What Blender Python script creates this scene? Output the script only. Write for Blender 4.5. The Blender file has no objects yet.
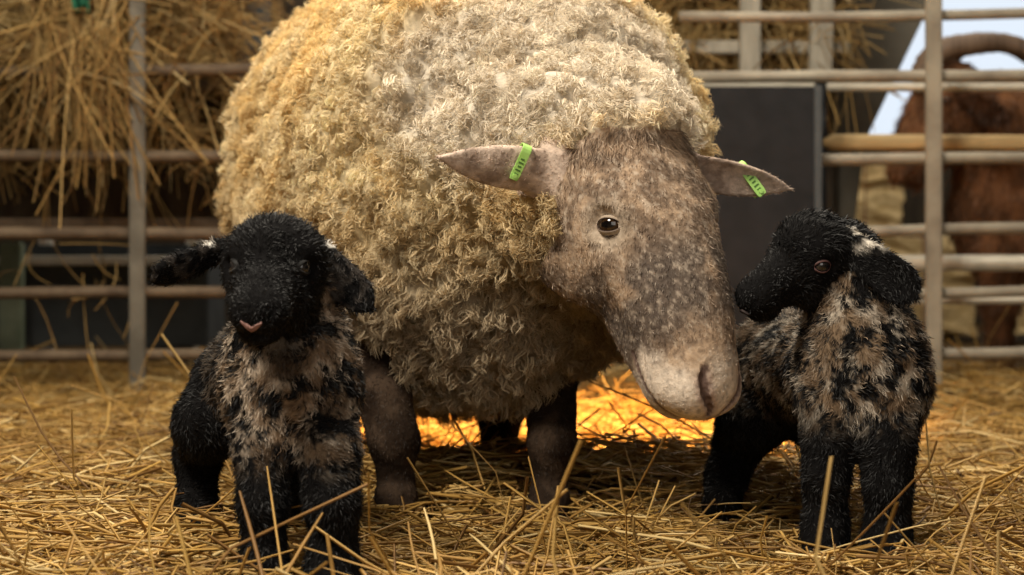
import bpy, bmesh, math, random
import numpy as np
from mathutils import Vector, Matrix

# ------------------------------------------------------------------ camera, world, light
SC = bpy.context.scene
COL = SC.collection
FPX, CX, HY, CAMZ = 1991.0, 512.0, 239.0, 0.38      # focal length in px, image centre, horizon row, eye height

def P(px, py, Y):
    """a point at distance Y in front of the camera, planned on a 1024x575 sheet"""
    return np.array([(px - CX) * Y / FPX, Y, CAMZ - (py - HY) * Y / FPX])

cam = bpy.data.cameras.new('camera')
cam.sensor_width = 36.0
cam.lens = FPX / 1024 * 36.0
cam.shift_y = (HY - 287.5) / 1024
cam.dof.use_dof = True
cam.dof.focus_distance = 2.48
cam.dof.aperture_fstop = 5.4
cam.clip_start = 0.05
co = bpy.data.objects.new('camera', cam)
COL.objects.link(co)
co.location = (0, 0, CAMZ)
co.rotation_euler = (math.pi / 2, 0, 0)
SC.camera = co

w = bpy.data.worlds.new('World')
SC.world = w
w.use_nodes = True
bg = w.node_tree.nodes['Background']
bg.inputs[0].default_value = (0.80, 0.89, 1.0, 1)
bg.inputs[1].default_value = 1.0

def area(name, loc, target, sx, sy, power, color):
    l = bpy.data.lights.new(name, 'AREA')
    l.shape = 'RECTANGLE'; l.size = sx; l.size_y = sy; l.energy = power; l.color = color
    o = bpy.data.objects.new(name, l); COL.objects.link(o)
    o.location = loc
    o.rotation_euler = (Vector(target) - Vector(loc)).to_track_quat('-Z', 'Y').to_euler()
    return o
area('roof_light_front', (-1.25, 1.05, 2.65), (0.0, 2.9, 0.4), 0.8, 0.8, 125, (1.0, 0.90, 0.74))
area('roof_light_pen', (0.1, 3.3, 2.9), (0.05, 3.2, 0.4), 1.0, 1.0, 92, (1.0, 0.90, 0.74))
area('roof_light_back', (0.4, 6.3, 3.0), (0.4, 6.0, 0.5), 3.5, 1.2, 72, (1.0, 0.90, 0.74))
area('front_fill', (0.5, -0.7, 1.5), (0.1, 2.8, 0.35), 2.2, 1.8, 23, (1.0, 0.93, 0.84))  # added fill from behind the camera to lift the ewe's chest; no door there
hl = bpy.data.lights.new('heat_lamp', 'SPOT')
hl.energy = 1700; hl.color = (1.0, 0.54, 0.15); hl.spot_size = math.radians(46); hl.spot_blend = 0.6
hl.shadow_soft_size = 0.06
ho = bpy.data.objects.new('heat_lamp', hl); COL.objects.link(ho)
ho.location = (0.18, 4.50, 1.75)
ho.rotation_euler = (Vector((0.18, 4.22, 0)) - Vector(ho.location)).to_track_quat('-Z', 'Y').to_euler()

SC.view_settings.view_transform = 'Standard'
SC.view_settings.look = 'None'
SC.view_settings.exposure = 0.0
SC.view_settings.gamma = 1.0
SC.view_settings.use_curve_mapping = False
SC.cycles.max_bounces = 6
SC.cycles.diffuse_bounces = 3
SC.cycles.transmission_bounces = 3
SC.cycles.sample_clamp_indirect = 4.0

rng = np.random.default_rng(7)
random.seed(7)

# ------------------------------------------------------------------ numeric helpers
def norm(v):
    v = np.asarray(v, dtype=np.float64)
    return v / np.maximum(np.linalg.norm(v, axis=-1, keepdims=True), 1e-12)

def _h(ix, iy, iz, s):
    n = (ix.astype(np.int64) * 374761393 + iy.astype(np.int64) * 668265263 + iz.astype(np.int64) * 2147483647 + s * 144665) & 0xffffffff
    n = ((n ^ (n >> 13)) * 1274126177) & 0xffffffff
    n = ((n ^ (n >> 15)) * 2246822519) & 0xffffffff
    return ((n ^ (n >> 16)) & 0xffffff) / float(0xffffff)

def vnoise(p, scale, seed=0):
    q = np.asarray(p) * scale
    i = np.floor(q).astype(np.int64)
    f = q - i
    f = f * f * (3 - 2 * f)
    r = 0
    for dx in (0, 1):
        for dy in (0, 1):
            for dz in (0, 1):
                wgt = (f[:, 0] if dx else 1 - f[:, 0]) * (f[:, 1] if dy else 1 - f[:, 1]) * (f[:, 2] if dz else 1 - f[:, 2])
                r = r + wgt * _h(i[:, 0] + dx, i[:, 1] + dy, i[:, 2] + dz, seed)
    return r

def fbm(p, scale, seed=0, oct=3):
    r, a, t = 0, 1.0, 0
    for o in range(oct):
        r = r + a * vnoise(p, scale * 2 ** o, seed + o * 17); t += a; a *= 0.55
    return r / t

def worley(p, scale, seed=0):
    q = np.asarray(p) * scale
    i = np.floor(q).astype(np.int64)
    best = np.full(len(q), 9.0)
    for dx in (-1, 0, 1):
        for dy in (-1, 0, 1):
            for dz in (-1, 0, 1):
                a, b, c = i[:, 0] + dx, i[:, 1] + dy, i[:, 2] + dz
                d = (a + _h(a, b, c, seed) - q[:, 0]) ** 2 + (b + _h(a, b, c, seed + 1) - q[:, 1]) ** 2 + (c + _h(a, b, c, seed + 2) - q[:, 2]) ** 2
                best = np.minimum(best, d)
    return np.sqrt(best)

def sstep(a, b, x):
    t = np.clip((x - a) / (b - a), 0, 1)
    return t * t * (3 - 2 * t)

def mix(a, b, t):
    a = np.asarray(a, dtype=np.float64); b = np.asarray(b, dtype=np.float64)
    t = np.asarray(t)[..., None]
    return a * (1 - t) + b * t

# ------------------------------------------------------------------ signed distance body building
class SDF:
    """smooth union / difference of tapered capsules, ellipsoids and leaf shaped ears"""
    def __init__(self):
        self.prims = []          # (group, subtract, k, fn(x, y, z))
    def cone(self, a, b, ra, rb, k=0.03, group='body', sub=False):
        a = np.asarray(a, float); b = np.asarray(b, float)
        ab = b - a; L2 = float(ab @ ab)
        def fn(x, y, z):
            x = x - a[0]; y = y - a[1]; z = z - a[2]
            t = np.clip((x * ab[0] + y * ab[1] + z * ab[2]) / L2, 0, 1)
            x = x - t * ab[0]; y = y - t * ab[1]; z = z - t * ab[2]
            return np.sqrt(x * x + y * y + z * z) - (ra + (rb - ra) * t)
        self.prims.append((group, sub, k, fn))
    def chain(self, pts, radii, k=0.03, group='body'):
        for i in range(len(pts) - 1):
            self.cone(pts[i], pts[i + 1], radii[i], radii[i + 1], k, group)
    def ell(self, c, r, M=None, k=0.03, group='body', sub=False):
        """ellipsoid, M rows are its axes"""
        c = np.asarray(c, float); r = np.asarray(r, float)
        def fn(x, y, z):
            x = x - c[0]; y = y - c[1]; z = z - c[2]
            if M is not None:
                x, y, z = [x * m[0] + y * m[1] + z * m[2] for m in M]
            u, v, w_ = x / r[0], y / r[1], z / r[2]
            k0 = np.sqrt(u * u + v * v + w_ * w_)
            u = u / r[0]; v = v / r[1]; w_ = w_ / r[2]
            return k0 * (k0 - 1.0) / np.maximum(np.sqrt(u * u + v * v + w_ * w_), 1e-9)
        self.prims.append((group, sub, k, fn))
    def ear(self, base, tip, wdir, width, thick, k=0.012, group='ear', cup=0.5, droop=0.0, blunt=False):
        base = np.asarray(base, float); tip = np.asarray(tip, float)
        ax = norm(tip - base); L = float(np.linalg.norm(tip - base))
        wd = norm(np.asarray(wdir) - (np.asarray(wdir) @ ax) * ax); nn = np.cross(ax, wd)
        def fn(x, y, z):
            x = x - base[0]; y = y - base[1]; z = z - base[2]
            t = (x * ax[0] + y * ax[1] + z * ax[2]) / L
            tt = np.clip(t, 0.0, 1.0)
            hw = np.maximum(width * 0.5 * (0.42 + 2.2 * tt - 1.6 * tt ** 2 - 0.98 * tt ** 3), 0.04 * width)
            if blunt:
                hw = width * 0.5 * (0.55 + 0.9 * tt - 0.45 * tt ** 2) * np.sqrt(np.clip(1.0 - np.maximum(tt - 0.72, 0) ** 2 / 0.0790, 0.0, 1))
            v = x * wd[0] + y * wd[1] + z * wd[2] + droop * np.sin(tt * 3.14159)
            u = x * nn[0] + y * nn[1] + z * nn[2] - cup * (v * v) / (width * 0.5) * 0.9
            along = (t - tt) * L
            th = thick * (1 - 0.55 * tt)
            q = np.maximum(np.abs(v) - np.maximum(hw - th, 0), 0)
            return np.sqrt(q * q + u * u + along * along) - th
        self.prims.append((group, False, k, fn))
    def eval(self, x, y, z):
        d = None
        for g, sub, k, fn in self.prims:
            e = fn(x, y, z)
            if d is None:
                d = e; continue
            if sub:
                m = (e + d) < k
                dm, em = d[m], e[m]
                h = np.clip(0.5 - 0.5 * (dm + em) / k, 0, 1)
                d[m] = dm * (1 - h) - em * h + k * h * (1 - h)
            else:
                m = (e - d) < k
                dm, em = d[m], e[m]
                h = np.clip(0.5 + 0.5 * (dm - em) / k, 0, 1)
                d[m] = dm * (1 - h) + em * h - k * h * (1 - h)
        return d
    def __call__(self, p):
        p = np.asarray(p)
        dt = np.float32
        return self.eval(*[np.ascontiguousarray(p[:, i], dtype=dt) for i in range(3)])
    def groups(self, p):
        c = [np.ascontiguousarray(p[:, i], dtype=np.float32) for i in range(3)]
        r = {}
        for g, sub, k, fn in self.prims:
            if sub: continue
            e = fn(*c)
            r[g] = e if g not in r else np.minimum(r[g], e)
        return r
    def grad(self, p, e=0.0012):
        c = [np.ascontiguousarray(p[:, i], dtype=np.float64) for i in range(3)]
        g = np.zeros((len(p), 3))
        for sx, sy, sz in ((1, -1, -1), (-1, -1, 1), (-1, 1, -1), (1, 1, 1)):
            d = self.eval(c[0] + sx * e, c[1] + sy * e, c[2] + sz * e)
            g[:, 0] += sx * d; g[:, 1] += sy * d; g[:, 2] += sz * d
        return norm(g)

def surface(sdf, xs, ys, zs):
    """surface nets on a rectilinear grid; only cells near the surface are evaluated finely"""
    xs, ys, zs = [np.asarray(a, float) for a in (xs, ys, zs)]
    nx, ny, nz = len(xs), len(ys), len(zs)
    S = 4
    ci, cj, ck = np.arange(0, nx, S), np.arange(0, ny, S), np.arange(0, nz, S)
    H = max(np.diff(xs).max(), np.diff(ys).max(), np.diff(zs).max()) * S
    def ctr(a, idx):
        return np.array([a[min(i + S // 2, len(a) - 1)] for i in idx])
    g = np.stack(np.meshgrid(ctr(xs, ci), ctr(ys, cj), ctr(zs, ck), indexing='ij'), -1).reshape(-1, 3)
    cd = sdf(g).reshape(len(ci), len(cj), len(ck))
    rep = np.repeat(np.repeat(np.repeat(cd, S, 0), S, 1), S, 2)[:nx, :ny, :nz].astype(np.float32)
    act = np.abs(rep) < H * 1.35
    idx = np.argwhere(act)
    pts = np.stack([xs[idx[:, 0]], ys[idx[:, 1]], zs[idx[:, 2]]], -1)
    for s in range(0, len(pts), 400000):
        rep[idx[s:s + 400000, 0], idx[s:s + 400000, 1], idx[s:s + 400000, 2]] = sdf(pts[s:s + 400000])
    V = rep
    ins = V < 0
    cnt = np.zeros((nx - 1, ny - 1, nz - 1), np.int8)
    for dx in (0, 1):
        for dy in (0, 1):
            for dz in (0, 1):
                cnt += ins[dx:nx - 1 + dx, dy:ny - 1 + dy, dz:nz - 1 + dz]
    cells = np.argwhere((cnt > 0) & (cnt < 8))
    vid = np.full((nx - 1, ny - 1, nz - 1), -1, np.int32)
    vid[cells[:, 0], cells[:, 1], cells[:, 2]] = np.arange(len(cells))
    acc = np.zeros((len(cells), 3)); n = np.zeros(len(cells))
    def gp(o):
        i = cells + o
        return np.stack([xs[i[:, 0]], ys[i[:, 1]], zs[i[:, 2]]], -1), V[i[:, 0], i[:, 1], i[:, 2]].astype(float)
    corners = [np.array((a, b, c)) for a in (0, 1) for b in (0, 1) for c in (0, 1)]
    for o in corners:
        for a in range(3):
            if o[a]: continue
            o2 = o.copy(); o2[a] = 1
            p0, v0 = gp(o); p1, v1 = gp(o2)
            m = (v0 < 0) != (v1 < 0)
            t = np.where(m, v0 / np.where(m, v0 - v1, 1), 0)
            acc[m] += (p0 + t[:, None] * (p1 - p0))[m]; n[m] += 1
    verts = acc / n[:, None]
    faces = []
    for a in range(3):
        sl0 = [slice(None)] * 3; sl1 = [slice(None)] * 3
        sl0[a] = slice(0, -1); sl1[a] = slice(1, None)
        m = ins[tuple(sl0)] != ins[tuple(sl1)]
        e = np.argwhere(m)
        b, c = (a + 1) % 3, (a + 2) % 3
        sh = np.array([nx, ny, nz])
        e = e[(e[:, b] > 0) & (e[:, c] > 0) & (e[:, b] < sh[b] - 1) & (e[:, c] < sh[c] - 1)]
        inside0 = ins[e[:, 0], e[:, 1], e[:, 2]]
        ob = np.zeros(3, int); ob[b] = 1
        oc = np.zeros(3, int); oc[c] = 1
        q = [e - ob - oc, e - oc, e, e - ob]
        f = np.stack([vid[k[:, 0], k[:, 1], k[:, 2]] for k in q], -1)
        f[~inside0] = f[~inside0][:, ::-1]
        faces.append(f)
    faces = np.concatenate(faces)
    faces = faces[(faces >= 0).all(1)]
    for _ in range(3):
        gr = sdf.grad(verts)
        d = sdf(verts)
        verts = verts - np.clip(d, -0.004, 0.004)[:, None] * gr * 0.9
    return verts, faces

# ------------------------------------------------------------------ mesh helpers
def np_mesh(name, verts, faces_list, cols=None, smooth=True):
    """faces_list: list of (n,k) int arrays"""
    me = bpy.data.meshes.new(name)
    verts = np.asarray(verts, np.float32)
    me.vertices.add(len(verts)); me.vertices.foreach_set('co', verts.ravel())
    loops = np.concatenate([f.ravel() for f in faces_list]).astype(np.int32)
    sizes = np.concatenate([np.full(len(f), f.shape[1], np.int32) for f in faces_list])
    starts = np.concatenate([[0], np.cumsum(sizes)[:-1]]).astype(np.int32)
    me.loops.add(len(loops)); me.loops.foreach_set('vertex_index', loops)
    me.polygons.add(len(sizes)); me.polygons.foreach_set('loop_start', starts); me.polygons.foreach_set('loop_total', sizes)
    if smooth:
        me.polygons.foreach_set('use_smooth', np.ones(len(sizes), bool))
    me.update(calc_edges=True)
    if cols is not None:
        a = me.color_attributes.new('Col', 'FLOAT_COLOR', 'POINT')
        c = np.ones((len(verts), 4), np.float32); c[:, :3] = np.clip(cols, 0, 1)
        a.data.foreach_set('color', c.ravel())
    return me

def link(name, me, mat=None, parent=None):
    o = bpy.data.objects.new(name, me); COL.objects.link(o)
    if mat and not me.materials: me.materials.append(mat)
    if parent is not None:
        o.parent = parent
        o.matrix_parent_inverse = parent.matrix_basis.inverted()
    return o

def empty(name, loc):
    o = bpy.data.objects.new(name, None); COL.objects.link(o)
    o.location = loc; o.empty_display_size = 0.1
    return o

def tag(o, label, cat=None, group=None, kind=None):
    o['label'] = label
    if cat: o['category'] = cat
    if group: o['group'] = group
    if kind: o['kind'] = kind
    return o

def bm_obj(name, bm, mat, parent=None, smooth=False, bevel=0.0):
    if bevel:
        bmesh.ops.bevel(bm, geom=bm.edges[:], offset=bevel, segments=2, affect='EDGES', clamp_overlap=True)
    me = bpy.data.meshes.new(name)
    bm.to_mesh(me); bm.free()
    if smooth:
        for p in me.polygons: p.use_smooth = True
    return link(name, me, mat, parent)

def box_bm(lo, hi, bm=None):
    bm = bm or bmesh.new()
    r = bmesh.ops.create_cube(bm, size=1)
    lo = Vector(lo); hi = Vector(hi)
    for v in r['verts']:
        v.co = Vector([lo[i] + (v.co[i] + 0.5) * (hi[i] - lo[i]) for i in range(3)])
    return bm

def tube_bm(pts, rad, sides=12, bm=None, caps=True):
    bm = bm or bmesh.new()
    pts = [Vector(p) for p in pts]
    rads = rad if hasattr(rad, '__len__') else [rad] * len(pts)
    rings = []
    for i, p in enumerate(pts):
        t = (pts[min(i + 1, len(pts) - 1)] - pts[max(i - 1, 0)]).normalized()
        up = Vector((0, 0, 1)) if abs(t.z) < 0.9 else Vector((0, 1, 0))
        a = t.cross(up).normalized(); b = t.cross(a)
        rings.append([bm.verts.new(p + rads[i] * (math.cos(q) * a + math.sin(q) * b)) for q in [2 * math.pi * k / sides for k in range(sides)]])
    for i in range(len(rings) - 1):
        for k in range(sides):
            bm.faces.new((rings[i][k], rings[i][(k + 1) % sides], rings[i + 1][(k + 1) % sides], rings[i + 1][k]))
    if caps:
        bm.faces.new(rings[0]); bm.faces.new(rings[-1][::-1])
    bmesh.ops.recalc_face_normals(bm, faces=bm.faces[:])
    return bm

# ------------------------------------------------------------------ materials
def new_mat(name):
    m = bpy.data.materials.new(name); m.use_nodes = True
    nt = m.node_tree
    return m, nt, nt.nodes['Principled BSDF'], nt.nodes['Material Output']

def attr_mat(name, rough=0.7, spec=0.2, translucent=0.0, sheen=0.0, noise=0.0, nscale=300.0, bump=0.0):
    m, nt, b, out = new_mat(name)
    at = nt.nodes.new('ShaderNodeAttribute'); at.attribute_name = 'Col'
    col = at.outputs['Color']
    if noise:
        tc = nt.nodes.new('ShaderNodeTexCoord')
        n = nt.nodes.new('ShaderNodeTexNoise'); n.inputs['Scale'].default_value = nscale; n.inputs['Detail'].default_value = 4
        nt.links.new(tc.outputs['Object'], n.inputs['Vector'])
        mr = nt.nodes.new('ShaderNodeMapRange')
        mr.inputs['From Min'].default_value = 0.3; mr.inputs['From Max'].default_value = 0.7
        mr.inputs['To Min'].default_value = 1 - noise; mr.inputs['To Max'].default_value = 1 + noise
        nt.links.new(n.outputs[0], mr.inputs['Value'])
        mx = nt.nodes.new('ShaderNodeVectorMath'); mx.operation = 'SCALE'
        nt.links.new(col, mx.inputs[0]); nt.links.new(mr.outputs[0], mx.inputs['Scale'])
        col = mx.outputs[0]
        if bump:
            bp = nt.nodes.new('ShaderNodeBump'); bp.inputs['Strength'].default_value = bump; bp.inputs['Distance'].default_value = 0.004
            nt.links.new(n.outputs[0], bp.inputs['Height']); nt.links.new(bp.outputs[0], b.inputs['Normal'])
    nt.links.new(col, b.inputs['Base Color'])
    b.inputs['Roughness'].default_value = rough
    b.inputs['Specular IOR Level'].default_value = spec
    if sheen:
        b.inputs['Sheen Weight'].default_value = sheen
    if translucent:
        t = nt.nodes.new('ShaderNodeBsdfTranslucent'); nt.links.new(col, t.inputs['Color'])
        mxs = nt.nodes.new('ShaderNodeMixShader'); mxs.inputs[0].default_value = translucent
        nt.links.new(b.outputs[0], mxs.inputs[1]); nt.links.new(t.outputs[0], mxs.inputs[2])
        nt.links.new(mxs.outputs[0], out.inputs['Surface'])
    return m

def solid(name, c1, c2=None, rough=0.6, metal=0.0, scale=6.0, bump=0.0, spec=0.4, stretch=(1, 1, 1), lo=0.35, hi=0.65):
    m, nt, b, out = new_mat(name)
    tc = nt.nodes.new('ShaderNodeTexCoord')
    mp = nt.nodes.new('ShaderNodeMapping'); mp.inputs['Scale'].default_value = stretch
    nt.links.new(tc.outputs['Object'], mp.inputs['Vector'])
    n = nt.nodes.new('ShaderNodeTexNoise'); n.inputs['Scale'].default_value = scale; n.inputs['Detail'].default_value = 6; n.inputs['Roughness'].default_value = 0.65
    nt.links.new(mp.outputs[0], n.inputs['Vector'])
    cr = nt.nodes.new('ShaderNodeValToRGB')
    cr.color_ramp.elements[0].position = lo; cr.color_ramp.elements[1].position = hi
    cr.color_ramp.elements[0].color = (*c1, 1); cr.color_ramp.elements[1].color = (*(c2 or c1), 1)
    nt.links.new(n.outputs[0], cr.inputs[0]); nt.links.new(cr.outputs[0], b.inputs['Base Color'])
    b.inputs['Roughness'].default_value = rough; b.inputs['Metallic'].default_value = metal
    b.inputs['Specular IOR Level'].default_value = spec
    if bump:
        bp = nt.nodes.new('ShaderNodeBump'); bp.inputs['Strength'].default_value = bump; bp.inputs['Distance'].default_value = 0.01
        nt.links.new(n.outputs[0], bp.inputs['Height']); nt.links.new(bp.outputs[0], b.inputs['Normal'])
    return m

M_wool = attr_mat('wool', rough=0.9, spec=0.08, translucent=0.35)
M_skin = attr_mat('wool_underlayer', rough=0.9, spec=0.05, noise=0.2, nscale=120, bump=0.6)
M_fur = attr_mat('short_fur', rough=0.6, spec=0.25, translucent=0.2)
M_black = attr_mat('black_fur', rough=0.55, spec=0.25, translucent=0.12)
M_straw = attr_mat('straw', rough=0.5, spec=0.35, translucent=0.12)
M_hay = attr_mat('hay', rough=0.6, spec=0.25, translucent=0.15)
M_galv = solid('galvanised_steel', (0.20, 0.17, 0.13), (0.34, 0.30, 0.23), rough=0.55, metal=0.25, scale=9, bump=0.1)
M_galvbright = solid('bright_galvanised_steel', (0.40, 0.37, 0.30), (0.58, 0.54, 0.45), rough=0.45, metal=0.3, scale=8)
M_rust = solid('weathered_brown_steel', (0.075, 0.048, 0.028), (0.155, 0.110, 0.068), rough=0.7, metal=0.15, scale=14, bump=0.2)
M_wood = solid('pale_rail_wood', (0.40, 0.26, 0.11), (0.58, 0.42, 0.21), rough=0.75, scale=5, stretch=(1, 8, 8), bump=0.2)
M_greywood = solid('grey_weathered_wood', (0.22, 0.20, 0.16), (0.36, 0.33, 0.27), rough=0.85, scale=5, stretch=(8, 8, 1), bump=0.3)
M_whitepost = solid('dirty_white_paint', (0.55, 0.52, 0.45), (0.78, 0.75, 0.68), rough=0.7, scale=10)
M_greenpost = solid('dull_green_paint', (0.12, 0.15, 0.10), (0.20, 0.23, 0.16), rough=0.7, scale=10)
M_blackplastic = solid('matt_black_plastic', (0.010, 0.011, 0.013), (0.017, 0.018, 0.021), rough=0.7, scale=12, spec=0.2)
M_darkpanel = solid('dark_slate_panel', (0.040, 0.047, 0.053), (0.070, 0.080, 0.086), rough=0.7, scale=7)
M_greysheet = solid('grey_sheet', (0.10, 0.09, 0.07), (0.16, 0.145, 0.115), rough=0.8, scale=4)
M_wall = solid('dark_barn_boards', (0.035, 0.026, 0.018), (0.075, 0.058, 0.04), rough=0.9, scale=3, stretch=(6, 6, 1))
M_ground = solid('trodden_straw_base', (0.05, 0.028, 0.009), (0.16, 0.095, 0.03), rough=0.95, scale=60, bump=0.8)
M_greencloth = solid('green_cloth', (0.0, 0.05, 0.025), (0.005, 0.13, 0.06), rough=0.8, scale=20)
M_redbrown = solid('rust_red_paint', (0.12, 0.03, 0.02), (0.2, 0.06, 0.04), rough=0.7, scale=10)
M_tag = solid('lime_green_plastic', (0.40, 0.72, 0.16), (0.50, 0.84, 0.24), rough=0.45, scale=40)
M_tagmark = solid('tag_print', (0.10, 0.22, 0.05), rough=0.6)
M_dullgalv = solid('dull_galvanised_steel', (0.10, 0.088, 0.068), (0.18, 0.16, 0.125), rough=0.65, metal=0.2, scale=9, bump=0.1)
M_concrete = solid('concrete', (0.30, 0.28, 0.24), (0.42, 0.39, 0.34), rough=0.9, scale=3)  # pale so that the added front wall bounces some fill

def eye_mat(name, iris, pupil=(0.004, 0.003, 0.003)):
    m, nt, b, out = new_mat(name)
    tc = nt.nodes.new('ShaderNodeTexCoord')
    mp = nt.nodes.new('ShaderNodeMapping'); mp.inputs['Scale'].default_value = (1.0, 2.0, 0)
    nt.links.new(tc.outputs['Object'], mp.inputs['Vector'])
    ln = nt.nodes.new('ShaderNodeVectorMath'); ln.operation = 'LENGTH'
    nt.links.new(mp.outputs[0], ln.inputs[0])
    cr = nt.nodes.new('ShaderNodeValToRGB')
    cr.color_ramp.elements[0].position = 0.50; cr.color_ramp.elements[0].color = (*pupil, 1)
    cr.color_ramp.elements[1].position = 0.62; cr.color_ramp.elements[1].color = (*iris, 1)
    nt.links.new(ln.outputs['Value'], cr.inputs[0]); nt.links.new(cr.outputs[0], b.inputs['Base Color'])
    b.inputs['Roughness'].default_value = 0.04
    b.inputs['Coat Weight'].default_value = 0.6
    return m
M_eye_ewe = eye_mat('ewe_eye', (0.035, 0.016, 0.006))
M_eye_lamb = eye_mat('lamb_eye', (0.022, 0.019, 0.018), (0.006, 0.006, 0.007))

# ------------------------------------------------------------------ fibres
def fibres(pts, width, cols, tipcol=1.0, sides=2, side_dirs=None):
    """pts (N,S+1,3) centre lines, width (N,) -> ribbons that taper to a point"""
    N, J, _ = pts.shape
    S = J - 1
    t = norm(pts[:, -1] - pts[:, 0])
    if side_dirs is None:
        side_dirs = rng.normal(size=(N, 3))
    sd = norm(np.cross(t, side_dirs))
    prof = np.array([0.75] + [1.0 - 0.55 * (j / S) ** 2 for j in range(1, S)] )
    left = pts[:, :S] - sd[:, None] * (0.5 * width)[:, None, None] * prof[None, :, None]
    right = pts[:, :S] + sd[:, None] * (0.5 * width)[:, None, None] * prof[None, :, None]
    V = np.concatenate([np.stack([left, right], 2).reshape(N, 2 * S, 3), pts[:, S:]], 1)
    nv = 2 * S + 1
    base = (np.arange(N) * nv)[:, None]
    quads = np.concatenate([np.stack([base + 2 * j, base + 2 * j + 1, base + 2 * j + 3, base + 2 * j + 2], -1).reshape(-1, 4) for j in range(S - 1)]) if S > 1 else np.zeros((0, 4), int)
    tris = np.concatenate([base + 2 * S - 2, base + 2 * S - 1, base + 2 * S], 1)
    c = np.repeat(cols[:, None], nv, 1)
    ramp = np.concatenate([np.repeat(np.linspace(0, 1, S, endpoint=False), 2), [1.0]])
    c = c * (1 + (tipcol - 1) * ramp)[None, :, None]
    return V.reshape(-1, 3), [quads, tris], c.reshape(-1, 3)

def sample(verts, faces, n, wfn=None):
    tri = np.concatenate([faces[:, [0, 1, 2]], faces[:, [0, 2, 3]]])
    a, b, c = verts[tri[:, 0]], verts[tri[:, 1]], verts[tri[:, 2]]
    ar = 0.5 * np.linalg.norm(np.cross(b - a, c - a), axis=1)
    if wfn is not None:
        wv = wfn(verts)
        ar = ar * (wv[tri[:, 0]] + wv[tri[:, 1]] + wv[tri[:, 2]])
    cs = np.cumsum(ar); cs /= cs[-1]
    i = np.searchsorted(cs, rng.random(n))
    i = np.minimum(i, len(tri) - 1)
    r1 = np.sqrt(rng.random(n)); r2 = rng.random(n)
    return (1 - r1)[:, None] * a[i] + (r1 * (1 - r2))[:, None] * b[i] + (r1 * r2)[:, None] * c[i]

def coat(name, roots, nrm, flow, length, lift, width, cols, mat, parent, segs=2, wob=0.25, curl=0.0, tipcol=1.15, label=None):
    N = len(roots)
    fl = flow - np.sum(flow * nrm, 1, keepdims=True) * nrm
    d = norm(norm(fl) * 1.0 + nrm * lift[:, None] + rng.normal(size=(N, 3)) * wob)
    side = norm(np.cross(d, nrm) + 1e-6)
    d2 = norm(d - nrm * 0.35)
    J = np.linspace(0, 1, segs + 1)
    pts = roots[:, None] - nrm[:, None] * 0.001 + length[:, None, None] * (d[:, None] * (J - 0.5 * J ** 2)[None, :, None] + d2[:, None] * (0.5 * J ** 2)[None, :, None])
    if curl:
        ph = rng.random(N) * 6.28
        amp = curl * length
        a = ph[:, None] + J[None] * 7.0
        pts = pts + (np.cos(a) - np.cos(ph)[:, None])[:, :, None] * side[:, None] * amp[:, None, None] * 0.5 + (np.sin(a) - np.sin(ph)[:, None])[:, :, None] * d[:, None] * amp[:, None, None] * 0.4
    V, F, C = fibres(pts, width, cols, tipcol, side_dirs=nrm + rng.normal(size=(N, 3)) * 0.5)
    o = link(name, np_mesh(name, V, F, C), mat, parent)
    o['kind'] = 'stuff'
    if label: o['label'] = label
    return o

# ------------------------------------------------------------------ sheep heads
def head_frame(F, up, origin, L):
    F = norm(F); U = norm(np.asarray(up) - (np.asarray(up) @ F) * F); R = np.cross(F, U)
    return dict(F=F, U=U, R=R, O=np.asarray(origin, float), L=L, M=np.stack([F, R, U]))

def hpt(h, f, r, u):
    return h['O'] + h['L'] * (f * h['F'] + r * h['R'] + u * h['U'])

def hloc(h, p):
    return ((p - h['O']) @ h['M'].T) / h['L']

def build_head(s, h, wR=1.0, wU=1.0, lamb=False, group='head'):
    L, M = h['L'], h['M']
    def e(f, r, u, a, b, c, k=0.05, sub=False):
        s.ell(hpt(h, f, r * wR, u * wU), np.array([a, b * wR, c * wU]) * L, M, k * L, group, sub)
    def c(p, q, ra, rb, k=0.08, sub=False):
        s.cone(hpt(h, p[0], p[1] * wR, p[2] * wU), hpt(h, q[0], q[1] * wR, q[2] * wU), ra * L, rb * L, k * L, group, sub)
    if not lamb:
        e(.20, 0, -.11, .29, .215, .215, .08)
        e(.42, 0, -.10, .36, .165, .175, .10)
        c((.38, 0, -.07), (.80, 0, -.115), .135, .105, .10)
        e(.62, 0, -.19, .32, .115, .17, .10)
        e(.27, .105, -.27, .21, .085, .20, .10); e(.27, -.105, -.27, .21, .085, .20, .10)
        c((.40, 0, -.33), (.80, 0, -.28), .10, .07, .10)
        e(.86, 0, -.165, .135, .115, .125, .05)
        e(.90, .055, -.155, .075, .050, .070, .03); e(.90, -.055, -.155, .075, .050, .070, .03)   # nostril wings
        e(.80, .05, -.215, .12, .07, .085, .05); e(.80, -.05, -.215, .12, .07, .085, .05)
        e(.825, 0, -.305, .105, .075, .05, .03)
        e(.25, .165, -.01, .085, .040, .035, .05); e(.25, -.165, -.01, .085, .040, .035, .05)   # brow
        c((.42, .150, -.135), (.60, .105, -.165), .045, .030, .05); c((.42, -.150, -.135), (.60, -.105, -.165), .045, .030, .05)   # cheek bone
    else:
        e(.26, 0, -.12, .31, .235, .235, .06)
        e(.55, 0, -.20, .36, .140, .165, .10)
        e(.36, .10, -.26, .22, .085, .17, .10); e(.36, -.10, -.26, .22, .085, .17, .10)
        e(.84, 0, -.22, .155, .13, .115, .07)
        e(.80, 0, -.325, .13, .095, .06, .03)
    return h

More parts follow.
